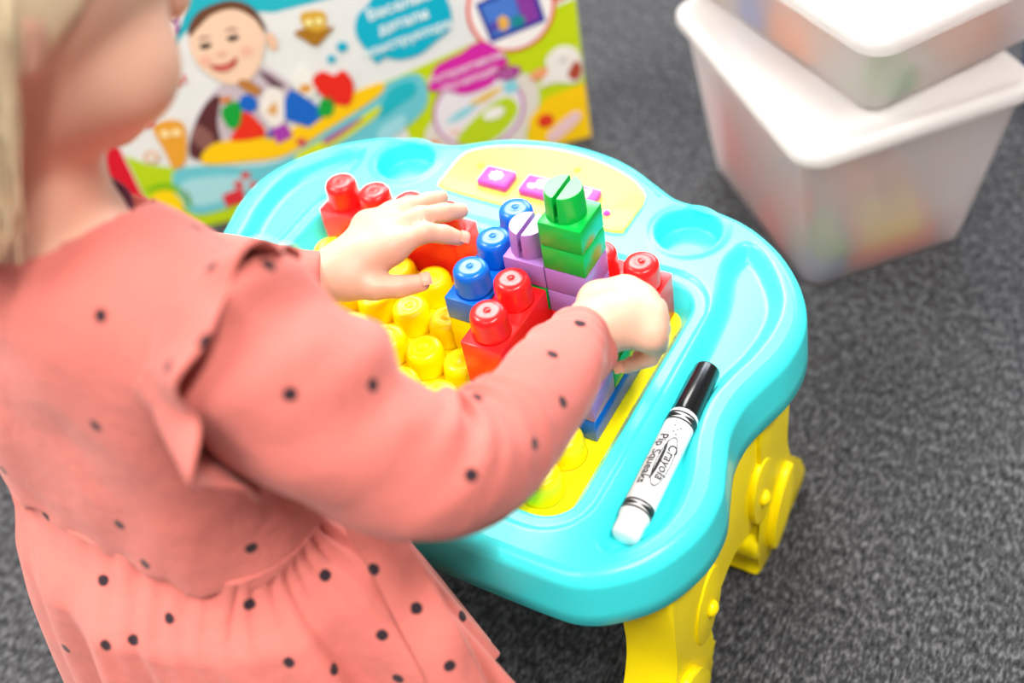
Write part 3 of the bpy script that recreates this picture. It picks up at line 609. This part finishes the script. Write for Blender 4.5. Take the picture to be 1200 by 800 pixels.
ub = math.radians(47); uu = np.array((math.cos(ub), math.sin(ub))); uv = np.array((-uu[1], uu[0]))
base_c = np.array((6.0, 12.2)); LC = base_c+uu*(5.3/2)+uv*(7.4/2)
storage_bin('large frosted plastic storage bin standing on the carpet, lower of the stack', LC, ub, 6.9, 8.6, FLOOR+.003, -2.0, .75, .2)
u2 = math.radians(57); e1 = np.array((math.cos(u2), math.sin(u2))); e2 = np.array((-e1[1], e1[0]))
UC = np.array((6.9, 13.45))+e1*(6.0/2)+e2*(8.6/2)
storage_bin('shallow frosted plastic bin with white lid resting askew on the larger bin', UC, u2, 7.0, 9.6, -1.865, .75, .45, .12)
def loose(label, colr, ctr, uvec, vvec, a, b, z, nu, nv, nh):
    p = ctr+uvec*a+vvec*b; ang = math.atan2(uvec[1], uvec[0])
    t = thing('loose_toy_block', label, 'toy block', (0, 0, 0)); 
    zt = nh*HH
    bd = from_bm('block_body', bm_box(-.49, nu-.51, -.49, nv-.51, 0, zt, .03), colr, t, (0, 0, 0))
    for i in range(nu):
        for j in range(nv): mk('stud', SV+np.array((i, j, zt)), SF, colr, t, (i, j, zt))
    t.location = wc((p[0], p[1], z)); t.rotation_euler = (0, 0, ang); ORG[t.name] = np.array((p[0], p[1], z)); return t
zb = FLOOR+.2
loose('yellow toy block seen through the near corner wall of the large bin', YELLOW, LC, uu, uv, -.3, -2.8, zb+.66, 2, 1, 1)
loose('pink red toy block low in the large bin under the yellow one', RED, LC, uu, uv, -.7, -2.8, zb, 3, 1, 1)
loose('blue toy block at the base of the large bin beside the red one', BLUE, LC, uu, uv, -1.9, -2.8, zb, 1, 1, 1)
loose('green toy block low inside the large bin', GREEN, LC, uu, uv, -1.8, -2.75, zb+.66, 1, 1, 1)
loose('tall red toy block against the long side wall of the large bin', RED, LC, uu, uv, -1.95, 1.2, zb+.6, 1, 2, 5)
loose('long red toy block lying on the bottom of the large bin', RED, LC, uu, uv, -1.95, -1.6, zb, 1, 2, 2)
loose('orange toy block at the bottom of the large bin', ORANGE, LC, uu, uv, 0.2, -1.6, zb, 2, 2, 2)
loose('blue toy block deep inside the large bin', BLUE, LC, uu, uv, 0.2, 1.4, zb, 2, 1, 2)
zb = -1.865+.2
loose('orange toy block in the shallow bin behind its near wall', ORANGE, UC, e1, e2, -2.4, -1.2, zb, 1, 2, 2)
loose('blue toy block beside the orange ones in the shallow bin', BLUE, UC, e1, e2, -2.4, 1.2, zb, 1, 1, 2)
loose('second orange toy block at the near corner of the shallow bin', ORANGE, UC, e1, e2, 0.4, -3.3, zb, 2, 1, 2)
loose('yellow toy block at the far end of the shallow bin', YELLOW, UC, e1, e2, -2.35, 3.4, zb, 1, 1, 2)
loose('green toy block low at the near corner of the shallow bin', GREEN, UC, e1, e2, -1.9, -3.6, zb, 1, 1, 1)
loose('red toy block in the middle of the shallow bin', RED, UC, e1, e2, .2, .2, zb, 2, 2, 2)
DKBLUE = mat('dark_blue_fabric', (.01, .05, .20), .8, .2, noise=.3, nscale=80, bump=.3)
bgc = thing('fabric_box', 'dark blue fabric box on the carpet behind the large bin', 'box', (12.0, 23.9, FLOOR))
V, F = loft([(bin_rr((12.0, 23.9), 4.0, 4.0, .3, .7), FLOOR+.003), (bin_rr((12.0, 23.9), 4.2, 4.2, .3, .7), FLOOR+3.0), (bin_rr((12.0, 23.9), 3.9, 3.9, .3, .7), FLOOR+3.0), (bin_rr((12.0, 23.9), 3.7, 3.7, .3, .7), FLOOR+.2)]); mk('box_body', V, F, DKBLUE, bgc, smooth=False)
V, F = sweep([(12.0+1.2*x-1.9*.77, 23.9+x*.9-2.1*.65, FLOOR+2.2-.5*(1-x*x)) for x in np.linspace(-.6, .6, 9)], .12, 8); mk('handle', V, F, DKBLUE, bgc)

# ================================================================== CHILD
def skin_mat():
    return mat('skin', (.68, .385, .275), .45, .4, 0, .12, noise=.05, nscale=25)
SKIN = skin_mat()
DOTS = []
def dress_mat():
    m = bpy.data.materials.new('salmon_cotton'); m.use_nodes = True; nt = m.node_tree; b = nt.nodes['Principled BSDF']
    b.inputs['Roughness'].default_value = .85; b.inputs['Specular IOR Level'].default_value = .2; b.inputs['Sheen Weight'].default_value = .25; b.inputs['Sheen Tint'].default_value = (1, .75, .7, 1)
    geo = nt.nodes.new('ShaderNodeNewGeometry'); tc = nt.nodes.new('ShaderNodeTexCoord')
    n = nt.nodes.new('ShaderNodeTexNoise'); n.inputs['Scale'].default_value = 14; n.inputs['Detail'].default_value = 3; nt.links.new(tc.outputs['Object'], n.inputs['Vector'])
    base = nt.nodes.new('ShaderNodeMix'); base.data_type = 'RGBA'; base.inputs[6].default_value = (.54, .135, .108, 1); base.inputs[7].default_value = (.62, .175, .148, 1); nt.links.new(n.outputs['Fac'], base.inputs[0])
    last = None
    # printed seed-like dots: nearest distance to a list of dot centres on the cloth
    wob = nt.nodes.new('ShaderNodeTexNoise'); wob.inputs['Scale'].default_value = 300; nt.links.new(geo.outputs['Position'], wob.inputs['Vector'])
    for p in DOTS:
        d = nt.nodes.new('ShaderNodeVectorMath'); d.operation = 'DISTANCE'; d.inputs[1].default_value = wc(p); nt.links.new(geo.outputs['Position'], d.inputs[0])
        if last is None: last = d.outputs['Value']
        else:
            mn = nt.nodes.new('ShaderNodeMath'); mn.operation = 'MINIMUM'; nt.links.new(last, mn.inputs[0]); nt.links.new(d.outputs['Value'], mn.inputs[1]); last = mn.outputs[0]
    outc = base.outputs[2]
    if last is not None:
        ma_ = nt.nodes.new('ShaderNodeMath'); ma_.operation = 'MULTIPLY_ADD'; ma_.inputs[1].default_value = .0012; nt.links.new(wob.outputs['Fac'], ma_.inputs[0]); nt.links.new(last, ma_.inputs[2])
        mr_ = nt.nodes.new('ShaderNodeMapRange'); mr_.inputs['From Min'].default_value = .10*PITCH+.0004; mr_.inputs['From Max'].default_value = .125*PITCH+.0006; mr_.inputs['To Min'].default_value = 1; mr_.inputs['To Max'].default_value = 0
        nt.links.new(ma_.outputs[0], mr_.inputs['Value'])
        mx = nt.nodes.new('ShaderNodeMix'); mx.data_type = 'RGBA'; mx.inputs[7].default_value = (.02, .012, .018, 1); nt.links.new(mr_.outputs[0], mx.inputs[0]); nt.links.new(outc, mx.inputs[6]); outc = mx.outputs[2]
    nt.links.new(outc, b.inputs['Base Color'])
    wv = nt.nodes.new('ShaderNodeTexNoise'); wv.inputs['Scale'].default_value = 900; nt.links.new(tc.outputs['Object'], wv.inputs['Vector'])
    n5 = nt.nodes.new('ShaderNodeTexNoise'); n5.inputs['Scale'].default_value = 32; n5.inputs['Detail'].default_value = 3; nt.links.new(tc.outputs['Object'], n5.inputs['Vector'])
    bu = nt.nodes.new('ShaderNodeBump'); bu.inputs['Strength'].default_value = .25; bu.inputs['Distance'].default_value = .0006; nt.links.new(wv.outputs['Fac'], bu.inputs['Height'])
    bu2 = nt.nodes.new('ShaderNodeBump'); bu2.inputs['Strength'].default_value = .55; bu2.inputs['Distance'].default_value = .006; nt.links.new(n5.outputs['Fac'], bu2.inputs['Height']); nt.links.new(bu.outputs[0], bu2.inputs['Normal'])
    nt.links.new(bu2.outputs[0], b.inputs['Normal']); return m
#DOTS_BEGIN
DOTS += [(1.43, -6.66, 7.61), (3.18, -7.12, 7.75), (1.01, -7.4, 5.77), (-2.45, -7.68, 3.18), (-1.91, -7.76, 2.14), (0.48, -7.73, 3.24), (0.8, -7.87, 2.44), (-0.35, -8.18, 1.61), (2.55, -6.96, 2.74), (3.34, -6.41, 1.6), (4.13, -6.01, 1.71), (4.47, -6.64, 0.74), (3.31, -7.81, 0.85), (3.88, -7.42, 0.39), (4.76, -6.92, -0.12), (2.48, -7.46, 1.66), (1.15, -8.2, 1.41), (0.01, -8.95, 0.83), (-1.83, -8.99, -0.66), (0.53, -8.69, 0.98), (4.94, -5.13, -0.67), (4.87, -6.05, 1.0), (5.59, -6.41, 0.13), (4.4, -6.38, 6.91), (5.0, -5.43, 6.34), (3.47, -5.15, 7.95), (3.67, -6.77, 8.11), (2.85, -5.59, 8.1), (1.27, -4.42, 7.36), (6.33, -5.37, 4.81), (6.59, -4.04, 4.11), (6.45, -2.88, 3.78), (5.83, -2.05, 3.85), (5.77, -0.94, 3.52), (5.59, -3.96, 4.73), (1.35, -4.11, 2.75), (-2.45, -4.55, 2.07), (-2.65, -4.75, 7.85), (0.34, -5.74, 6.85), (2.41, -4.5, 5.58), (-4.0, -5.85, 3.35), (-4.35, -5.25, 5.65), (2.8, -5.84, 4.62), (-1.77, -3.61, 5.85), (-2.05, -7.19, 6.17), (-4.11, -5.62, 7.51), (-3.75, -6.65, 6.25), (3.04, -6.46, 6.24), (-3.25, -4.02, 5.55), (6.39, -6.46, -1.41), (2.75, -4.14, 6.99), (-3.76, -3.9, 7.13), (-4.43, -6.59, 4.94), (-2.47, -9.06, -2.57), (2.69, -4.63, -1.82), (1.61, -4.46, 0.47), (-4.12, -5.52, -2.43), (0.64, -9.18, -0.91), (1.87, -9.41, -3.25), (-3.77, -5.42, 0.61), (4.86, -7.67, -1.68), (2.07, -4.45, -3.86), (-0.05, -9.69, -2.08), (-5.21, -6.92, -2.87), (-3.09, -4.78, -0.95), (-3.53, -8.2, -0.44), (-4.05, -7.91, -2.41), (5.79, -2.82, 2.29), (4.66, -5.5, 3.35), (5.52, -0.85, 2.04), (5.98, -4.34, 2.67), (1.7, -5.79, 5.59), (4.8, -3.11, 3.42), (4.22, -4.31, 5.29), (4.05, -6.66, 4.5), (-4.72, -2.79, 5.51), (-2.99, -2.99, 3.55), (-1.54, -1.44, 2.32), (-4.17, -1.79, 1.81), (-5.14, -6.27, 6.64), (-5.2, -5.38, 4.39), (-5.81, -3.05, 3.99), (-3.51, -4.39, 3.88), (-3.85, -1.33, 3.17), (-6.13, -4.16, 5.05), (-4.61, -4.16, 2.82), (-2.57, -0.71, 1.42), (-5.11, -2.73, 2.52), (-5.5, -3.66, 6.65)]   # centres of the printed dots on the cloth
#DOTS_END
DRESS = dress_mat()
child = thing('person', 'small child in a salmon dotted dress kneeling at the toy table, reaching for blocks', 'person', (-.3, -6.3, FLOOR))

NECK = np.array((-.85, -5.5, 7.7)); HEAD = np.array((-.75, -4.55, 11.55))
def rotm(yaw, pitch):
    cy, sy = math.cos(yaw), math.sin(yaw); cp, sp = math.cos(pitch), math.sin(pitch)
    return np.array([[cy, -sy, 0], [sy, cy, 0], [0, 0, 1]])@np.array([[1, 0, 0], [0, cp, -sp], [0, sp, cp]])
HRm = rotm(-.3, -.35)          # head turned a little to the right and looking down
def hp(x, y, z): return HEAD+HRm@np.array((x, y, z))
RARM = [(2.3, -5.75, 7.1), (3.2, -5.7, 6.2), (4.6, -5.5, 4.85), (5.55, -4.95, 4.0), (5.72, -3.42, 3.4), (5.63, -1.81, 2.95), (5.49, -.58, 2.6)]
LARM = [(-4.0, -5.2, 7.0), (-4.5, -4.6, 5.8), (-4.6, -3.7, 4.3), (-4.1, -2.7, 3.2), (-3.2, -1.9, 2.5), (-2.1, -1.1, 2.0), (-1.02, -.39, 1.75)]
HANDS = {
'Lpalm': [(-1.02, -0.39, 1.75), (-0.66, -0.03, 1.85), (-0.32, 0.36, 2.0)],
'Li': [(0.21, 0.72, 2.1), (0.72, 1.31, 2.2), (1.01, 1.59, 2.0), (1.25, 1.77, 1.8)],
'Lm': [(-0.18, 0.99, 2.15), (0.4, 1.67, 2.25), (0.68, 2.16, 2.05), (0.88, 2.53, 1.85)],
'Lr': [(-0.49, 1.17, 2.1), (-0.07, 1.95, 2.15), (0.11, 2.41, 2.0), (0.21, 2.78, 1.85)],
'Lp': [(-0.84, 1.28, 1.95), (-0.6, 1.91, 1.95), (-0.44, 2.27, 1.85), (-0.33, 2.56, 1.75)],
'Lt': [(-0.37, -0.23, 1.75), (0.19, -0.11, 1.65), (0.63, 0.2, 1.55), (0.95, 0.56, 1.45)],
'Rpalm': [(5.49, -0.58, 2.6), (5.69, -0.08, 2.6), (5.89, 0.24, 2.55)],
'Ri': [(5.68, 0.92, 2.45), (5.73, 1.53, 1.9), (5.75, 1.73, 1.3), (5.58, 1.55, 1.0)],
'Rm': [(6.08, 0.85, 2.5), (6.2, 1.17, 2.0), (6.22, 1.22, 1.4), (5.96, 1.09, 1.05)],
'Rr': [(6.4, 0.59, 2.45), (6.47, 0.71, 2.0), (6.42, 0.7, 1.5), (6.1, 0.55, 1.2)],
'Rp': [(6.52, 0.26, 2.3), (6.58, 0.39, 1.95), (6.46, 0.3, 1.6), (6.01, 0.08, 1.35)],
'Rt': [(5.18, 0.71, 2.3), (5.1, 1.11, 1.9), (5.23, 1.32, 1.4), (5.39, 1.37, 1.1)]}
base = []
def cap(a, b, ra, rb): base.append(('c', tuple(a), tuple(b), ra, rb))
# head
base.append(('e', tuple(hp(0, -.25, .55)), (2.45, 2.95, 2.65), HRm)); base.append(('e', tuple(hp(0, .55, -1.0)), (1.95, 2.0, 1.9), HRm))
for s in (-1, 1):
    base.append(('e', tuple(hp(s*1.05, 1.2, -1.15)), (1.2, 1.05, 1.05), HRm)); cap(hp(s*2.25, -.5, .0), hp(s*2.3, -.5, -.45), .34, .24)
cap(hp(0, 2.45, -.1), hp(0, 2.85, -.75), .22, .36); cap(hp(0, 2.0, -2.35), hp(0, 1.8, -2.5), .5, .5); cap(hp(-.35, 2.45, -1.55), hp(.35, 2.45, -1.55), .2, .2)
# neck, trunk, legs folded under in a kneel
cap(NECK+(0, -.1, -.6), HEAD+np.array((0, -.6, -1.6)), 1.2, 1.1); cap(NECK+(0, .05, -.5), (-3.3, -5.25, 6.75), 1.1, .85); cap(NECK+(0, 0, -.5), (1.7, -5.65, 6.75), 1.1, .85)
for sx in (-1.1, .6): cap((sx-.1, -5.6, 5.8), (sx, -6.0, 2.2), 1.45, 1.45); cap((sx, -6.0, 2.2), (sx+.1, -6.2, .2), 1.5, 1.7)
for sx in (-1.4, 1.2): cap((sx, -6.3, 0), (sx*1.2, -5.5, -6.7), 1.6, 1.1); cap((sx*1.2, -5.5, -6.8), (sx*1.25, -9.8, -7.1), 1.0, .75); cap((sx*1.25, -9.8, -7.2), (sx*1.2, -11.2, -7.45), .62, .45)
for arm, pal in ((RARM, 'R'), (LARM, 'L')):
    rad = [1.0, 1.0, .95, .9, .8, .66, .55]
    arm = [(arm[0][0], arm[0][1], arm[0][2]-.55)]+arm[1:]; rad[0] = .8
    for a_, b_, r0, r1 in zip(arm[:-1], arm[1:], rad[:-1], rad[1:]): cap(a_, b_, r0*.9, r1*.9)
    h = HANDS
    W = h[pal+'palm']; cap(W[0], W[1], .46, .42)
    for f, rr_ in (('i', .29), ('m', .30), ('r', .29), ('p', .27)): cap(W[1], h[pal+f][0], .38, rr_)
    cap(W[2], W[1], .38, .40); cap(h[pal+'i'][0], h[pal+'p'][0], .26, .25)
    cap(W[0], h[pal+'t'][0], .40, .36); cap(h[pal+'t'][0], h[pal+'i'][0], .26, .26)
chains = []
for pal in 'LR':
    for f, r0 in (('i', .23), ('m', .235), ('r', .225), ('p', .205), ('t', .27)):
        c = HANDS[pal+f]; rs = [r0*1.18, r0*1.0, r0*.9, r0*.78]
        chains.append([('c', c[k], c[k+1], rs[k], rs[k+1]) for k in range(3)])
V, Q = implicit(base, chains, (-6.3, -12.3, -8.0), (8.2, 3.6, 15.3), .085, .32, .1, .2)
V = relax(V, Q, 2); V[:, 2] = np.maximum(V[:, 2], FLOOR+.01)
body = mkquads('body', V, Q, SKIN, child)
EYEM = mat('eye_white', (.8, .8, .8), .15)
for s in (-1, 1):
    c = hp(s*.85, 2.18, .05); V, F = lathe([(.02, -.32), (.2, -.25), (.32, 0), (.2, .25), (.02, .32)], 16); mk('eye', V+c, F, EYEM, child, c)
# nails on the visible fingertips
NAIL = mat('nail', (.76, .37, .26), .45)
for key in ('Li', 'Lt', 'Rp'):
    c = np.array(HANDS[key][3]); d = c-np.array(HANDS[key][2]); d /= np.linalg.norm(d); up = np.array((.25, -.35, 1.)); up -= d*(up@d); up /= np.linalg.norm(up); sd_ = np.cross(d, up)
    r = {'Lt': .29, 'Rp': .22}.get(key, .255)*.78; V = []; F = []
    for i in range(5):
        for j in range(5):
            a = (j-2)/2*.75; l = (i-1)*.055; V.append(c+d*(l+.03)+(r+.003-(.03 if i == 4 else 0))*(math.cos(a)*up+math.sin(a)*sd_))
    for i in range(4):
        for j in range(4): F.append((i*5+j, i*5+j+1, i*5+j+6, i*5+j+5))
    mk('nail', V, F, NAIL, body, c)

# bodice
rng = random.Random(4)
bb = []
def bcap(a, b, ra, rb): bb.append(('c', tuple(a), tuple(b), ra, rb))
for sx in (-2.15, -.4, 1.15):
    bcap((sx-.2, -5.65, 5.4), (sx, -6.05, 1.6), 1.75, 1.85)
bcap((-3.3, -5.3, 6.55), (2.1, -5.75, 6.6), 1.2, 1.25); bcap(NECK+(-.2, 0, -.75), (-3.2, -5.3, 6.6), 1.35, 1.1); bcap(NECK+(.2, 0, -.75), (1.7, -5.7, 6.7), 1.35, 1.15)
bcap((-1.2, -5.2, 5.6), (.4, -5.3, 5.6), 1.7, 1.7)
def bcut(p, f):
    f = np.maximum(f, 1.95-p[..., 2]+.12*np.sin(p[..., 0]*2.1))
    f = f+.035*np.sin(p[..., 2]*1.6+p[..., 0]*1.1)+.045*np.sin(p[..., 0]*6.0+1.3*np.sin(p[..., 2]*1.2))*np.exp(-np.maximum(p[..., 2]-1.9, 0)/.55)+.02*np.sin(p[..., 0]*2.7-p[..., 2]*2.2)
    nk = d_cap(p, NECK+np.array((.0, .35, -.6)), NECK+np.array((0, .3, 4)), 1.36, 1.6); return np.maximum(f, -nk)
V, Q = implicit(bb, [], (-6.0, -9.0, 1.0), (4.6, -2.5, 9.2), .1, .7, cut=bcut); V = relax(V, Q, 2)
mkquads('dress_bodice', V, Q, DRESS, child)

TRIM = mat('burgundy_trim', (.10, .012, .03), .8, .2, noise=.1)
pth = [NECK+np.array((1.24*math.cos(a), .12+1.2*math.sin(a), -.12-.05*math.sin(a))) for a in np.linspace(math.radians(-10), math.radians(190), 40)]
V, F = sweep(pth, .09, 8); tag(mk('collar_trim', V, F, TRIM, child), 'dark burgundy trim inside the collar')
# sleeves
def sleeve(arm, rads, folds, seed):
    path = spline(arm, 22, False); N = len(path); rad = spline([(r, 0) for r in rads], 22, False)[:, 0]; n = 80
    T = np.gradient(path, axis=0); T /= np.linalg.norm(T, axis=1)[:, None]; u = np.cross(T[0], (0, 0, 1.)); u /= np.linalg.norm(u); V = []; F = []
    r_ = random.Random(seed); ph = [(r_.uniform(2, 7), r_.randint(1, 3), r_.uniform(0, 6.3), r_.uniform(.01, .028)) for _ in range(9)]
    tt = np.linspace(0, 1, N); th = np.linspace(0, 2*math.pi, n+1)[:-1]
    for i in range(N):
        u = u-T[i]*(u@T[i]); u /= np.linalg.norm(u); v = np.cross(T[i], u); t = tt[i]
        d = np.zeros(n)
        for f, kk, p0, am in ph: d += am*np.sin(f*2*math.pi*t+kk*th+p0)
        for (t0, a0, slope, am, sg, spread) in folds:
            x = t-t0-slope*np.cos(th-a0); wdw = np.exp(-(1-np.cos(th-a0))/spread); d += 1.35*am*(np.exp(-(x/sg)**2)-.5*np.exp(-((x-1.7*sg)/sg)**2))*wdw
        for k in range(n): V.append(path[i]+(rad[i]+d[k])*(math.cos(th[k])*u+math.sin(th[k])*v))
    # turned-in cuff
    for rr_, dl in ((.97, .06), (.86, .05), (.8, -.15)):
        for k in range(n): V.append(path[-1]+T[-1]*dl+rad[-1]*rr_*(math.cos(th[k])*u+math.sin(th[k])*v))
    M_ = N+3
    for i in range(M_-1):
        for k in range(n): F.append((i*n+k, i*n+(k+1) % n, (i+1)*n+(k+1) % n, (i+1)*n+k))
    V0 = np.array(V); b0 = len(V0); V = np.vstack([V0, path[0]-T[0]*.5]); 
    for k in range(n): F.append((b0, (k+1) % n, k))
    return V, F
V, F = sleeve(RARM, [1.4, 1.47, 1.27, 1.09, .95, .82, .70], [(.40, 3.6, .05, .13, .025, .5), (.48, 3.4, .06, .2, .018, .6), (.53, 3.3, .05, .17, .015, .5), (.58, 3.5, .04, .12, .013, .5), (.63, 3.7, .03, .08, .014, .5), (.30, 2.8, -.06, .12, .03, .7), (.2, 4.2, .05, .1, .03, .6), (.88, 2.5, .02, .05, .015, .8), (.93, 4.0, -.02, .04, .012, .8), (.975, 0, 0, -.035, .006, 9)], 3)
mk('sleeve', V, F, DRESS, child)
V, F = sleeve(LARM, [1.5, 1.6, 1.4, 1.2, 1.0, .82, .66], [(.5, 3.4, .05, .14, .025, .45), (.6, 3.2, .04, .1, .02, .4)], 8)
mk('sleeve', V, F, DRESS, child)

# shoulder ruffles
def ruffle(cx, cy, cz, s, th0, th1, r0, r1, wid, nw, seed):
    r_ = random.Random(seed); V = []; F = []; NU, NV = 150, 14
    for i in range(NU+1):
        f = i/NU; a = th0+(th1-th0)*f; env = math.sin(math.pi*min(1, max(0, f*1.0)))**.35
        wv = math.sin(nw*2*math.pi*f+.6)+.4*math.sin(nw*3.3*math.pi*f+seed)
        for j in range(NV+1):
            g_ = j/NV; r = r0+(r1-r0)*g_**.8*env+.2*wv*g_**1.5*env; x = cx+s*(wid*g_*env+.13*g_*math.cos(nw*2*math.pi*f+.2))
            V.append((x, cy+r*math.cos(a), cz+r*math.sin(a)))
    for i in range(NU):
        for j in range(NV): q = i*(NV+1)+j; F.append((q, q+1, q+NV+2, q+NV+1))
    return np.array(V), F
def shell(name, V, F, m, parent, th=.05):
    o = mk(name, V, F, m, parent); md = o.modifiers.new('thickness', 'SOLIDIFY'); md.thickness = th*PITCH; md.offset = 0; return o
V, F = ruffle(2.3, -5.7, 6.3, 1, math.radians(15), math.radians(280), 1.45, 2.05, 1.3, 5, 2); shell('shoulder_ruffle', V, F, DRESS, child)
V, F = ruffle(-3.7, -5.25, 6.4, -1, math.radians(25), math.radians(270), 1.5, 2.0, .9, 5, 5); shell('shoulder_ruffle', V, F, DRESS, child)

# skirt
def skirt_pt(t, a, pl, ga):
    c, s = math.cos(a), math.sin(a); e = max(0, t)**.75
    cx = -.3+.45*e; cy = -6.0-.55*e; rxl = 3.35+2.05*e; rxr = 3.15+3.05*e; ryf = 1.75+.45*e; ryb = 2.5+.7*e
    f = sum(w_*math.sin(n_*a+p_) for n_, p_, w_ in pl)/2.2; gt = sum(math.sin(n_*a+p_) for n_, p_ in ga)/4
    amp = .02+.10*float(sstep(.02, .5, np.array(t))); m = 1+amp*f+.065*gt*math.exp(-t*6)*float(sstep(0, .04, np.array(t)))
    pw = .72 if c > 0 and s > 0 else 1.0
    x = cx+(rxr if c > 0 else rxl)*math.copysign(abs(c)**pw, c)*m; y = cy+(ryf if s > 0 else ryb)*math.copysign(abs(s)**pw, s)*m
    b_ = float(sstep(0, .22, np.array(t))); R_ = 1.80*(1+.04*gt*float(sstep(0, .04, np.array(t))))
    x = (1-b_)*(-.5+1.65*max(-1, min(1, 1.6*c))+R_*c)+b_*x; y = (1-b_)*(-6.03+R_*s)+b_*y
    aa = a if a < math.pi else a-2*math.pi; lift = 2.9*math.exp(-((aa-.35)/.75)**2)
    z = 2.15-(6.5-lift)*t+.2*t*f
    lim = -4.3
    if z < .9 and y > lim-.4: y = lim-.4+.4*(1-math.exp(-(y-lim+.4)/.4))
    return x, y, z
def skirt():
    NT, NA = 110, 400; V = []; F = []; r_ = random.Random(11)
    pl = [(r_.choice([6, 8, 11, 13, 15, 17]), r_.uniform(0, 6.3), r_.uniform(.5, 1)) for _ in range(5)]; ga = [(r_.randint(26, 52), r_.uniform(0, 6.3)) for _ in range(4)]
    for i in range(NT+1):
        for k in range(NA):
            a = 2*math.pi*k/NA
            if i < 8:                                   # tucked in under the bodice
                g_ = i/8; x, y, z = skirt_pt(0, a, pl, ga); V.append((-.5+(x+.5)*(.86+.14*g_), -6.03+(y+6.03)*(.86+.14*g_), z+.22*(1-g_)**2))
            else: V.append(skirt_pt((i-8)/(NT-8), a, pl, ga))
    for i in range(NT):
        for k in range(NA): F.append((i*NA+k, (i+1)*NA+k, (i+1)*NA+(k+1) % NA, i*NA+(k+1) % NA))
    return np.array(V), F
V, F = skirt(); shell('skirt', V, F, DRESS, child)
# sash hanging from the waist
sp = spline([(3.3, -5.2, 2.3), (3.75, -5.42, 1.85), (4.2, -5.64, 1.4), (4.53, -5.82, .95), (4.88, -6.02, .52), (5.23, -6.2, .07), (5.5, -6.35, -.5), (5.75, -6.52, -1.05), (6.04, -6.73, -1.6)], 8, False); V = []; F = []
sn = np.array((.66, -.33, .66)); sn /= np.linalg.norm(sn)
for i, p in enumerate(sp):
    f = i/(len(sp)-1); wd = .40+.10*f; dr = sp[min(i+1, len(sp)-1)]-sp[max(i-1, 0)]; ac = np.cross(sn, dr); ac /= np.linalg.norm(ac)
    for j in range(11):
        g_ = j/10-.5; V.append(p+ac*g_*2*wd+sn*(.22+.12*math.cos(g_*math.pi)+.035*math.sin(f*11+g_*5)))
for i in range(len(sp)-1):
    for j in range(10): q = i*11+j; F.append((q, q+1, q+12, q+11))
shell('sash', np.array(V), F, DRESS, child, .06)

# hair
HAIRM = mat('blonde_hair', (.86, .68, .45), .45, .4, noise=.25, nscale=90)
capb = [('e', tuple(hp(0, -.5, .75)), (2.62, 3.0, 2.75), HRm)]
def hcut(p, f):
    q = (p-HEAD)@HRm; return np.maximum(f, np.minimum(q[..., 1]-1.2+.15*q[..., 2]*0-(q[..., 2]-1.2)*.8, 9)) 
V, Q = implicit(capb, [], HEAD-4.2, HEAD+4.2, .12, cut=hcut); hair = mkquads('hair', relax(V, Q, 1), Q, HAIRM, child)
hc = bpy.data.curves.new('hair_strands', 'CURVE'); hc.dimensions = '3D'; hc.bevel_depth = .045*PITCH; hc.bevel_resolution = 1; hc.resolution_u = 4
r_ = random.Random(21)
for k in range(760):
    a = r_.uniform(-math.pi*1.0, -.02*math.pi)      # round the back and sides of the head
    if k >= 360: a = r_.uniform(-.42*math.pi, -.02*math.pi)
    top = np.array((1.2*math.cos(a), -.4+1.2*math.sin(a), 3.35)); L_ = r_.uniform(3.9, 5.4); pts = []
    for q in range(7):
        f = q/6; zz = 3.3-f*f*.9-L_*f*1.1*(.35+.65*f); rr_ = math.sqrt(max(0, 1-((zz-.75)/2.9)**2)) if zz > .4 else 1-.09*(0.4-zz)
        rr_ = max(rr_, .35); wob_ = .16*f
        pts.append(hp(2.72*rr_*math.cos(a)+r_.uniform(-wob_, wob_), -.5+3.1*rr_*math.sin(a)+r_.uniform(-wob_, wob_), zz))
    sp_ = hc.splines.new('POLY'); pp = spline(pts, 4, False); sp_.points.add(len(pp)-1)
    for q, p in enumerate(pp): sp_.points[q].co = (*((p-ORG[child.name])*PITCH), 1); sp_.points[q].radius = 1.3-1.0*q/len(pp)
hc.materials.append(HAIRM)
ho = bpy.data.objects.new('hair_strands', hc); link(ho, 'hair_strands', child, ORG[child.name]); ho['kind'] = 'stuff'
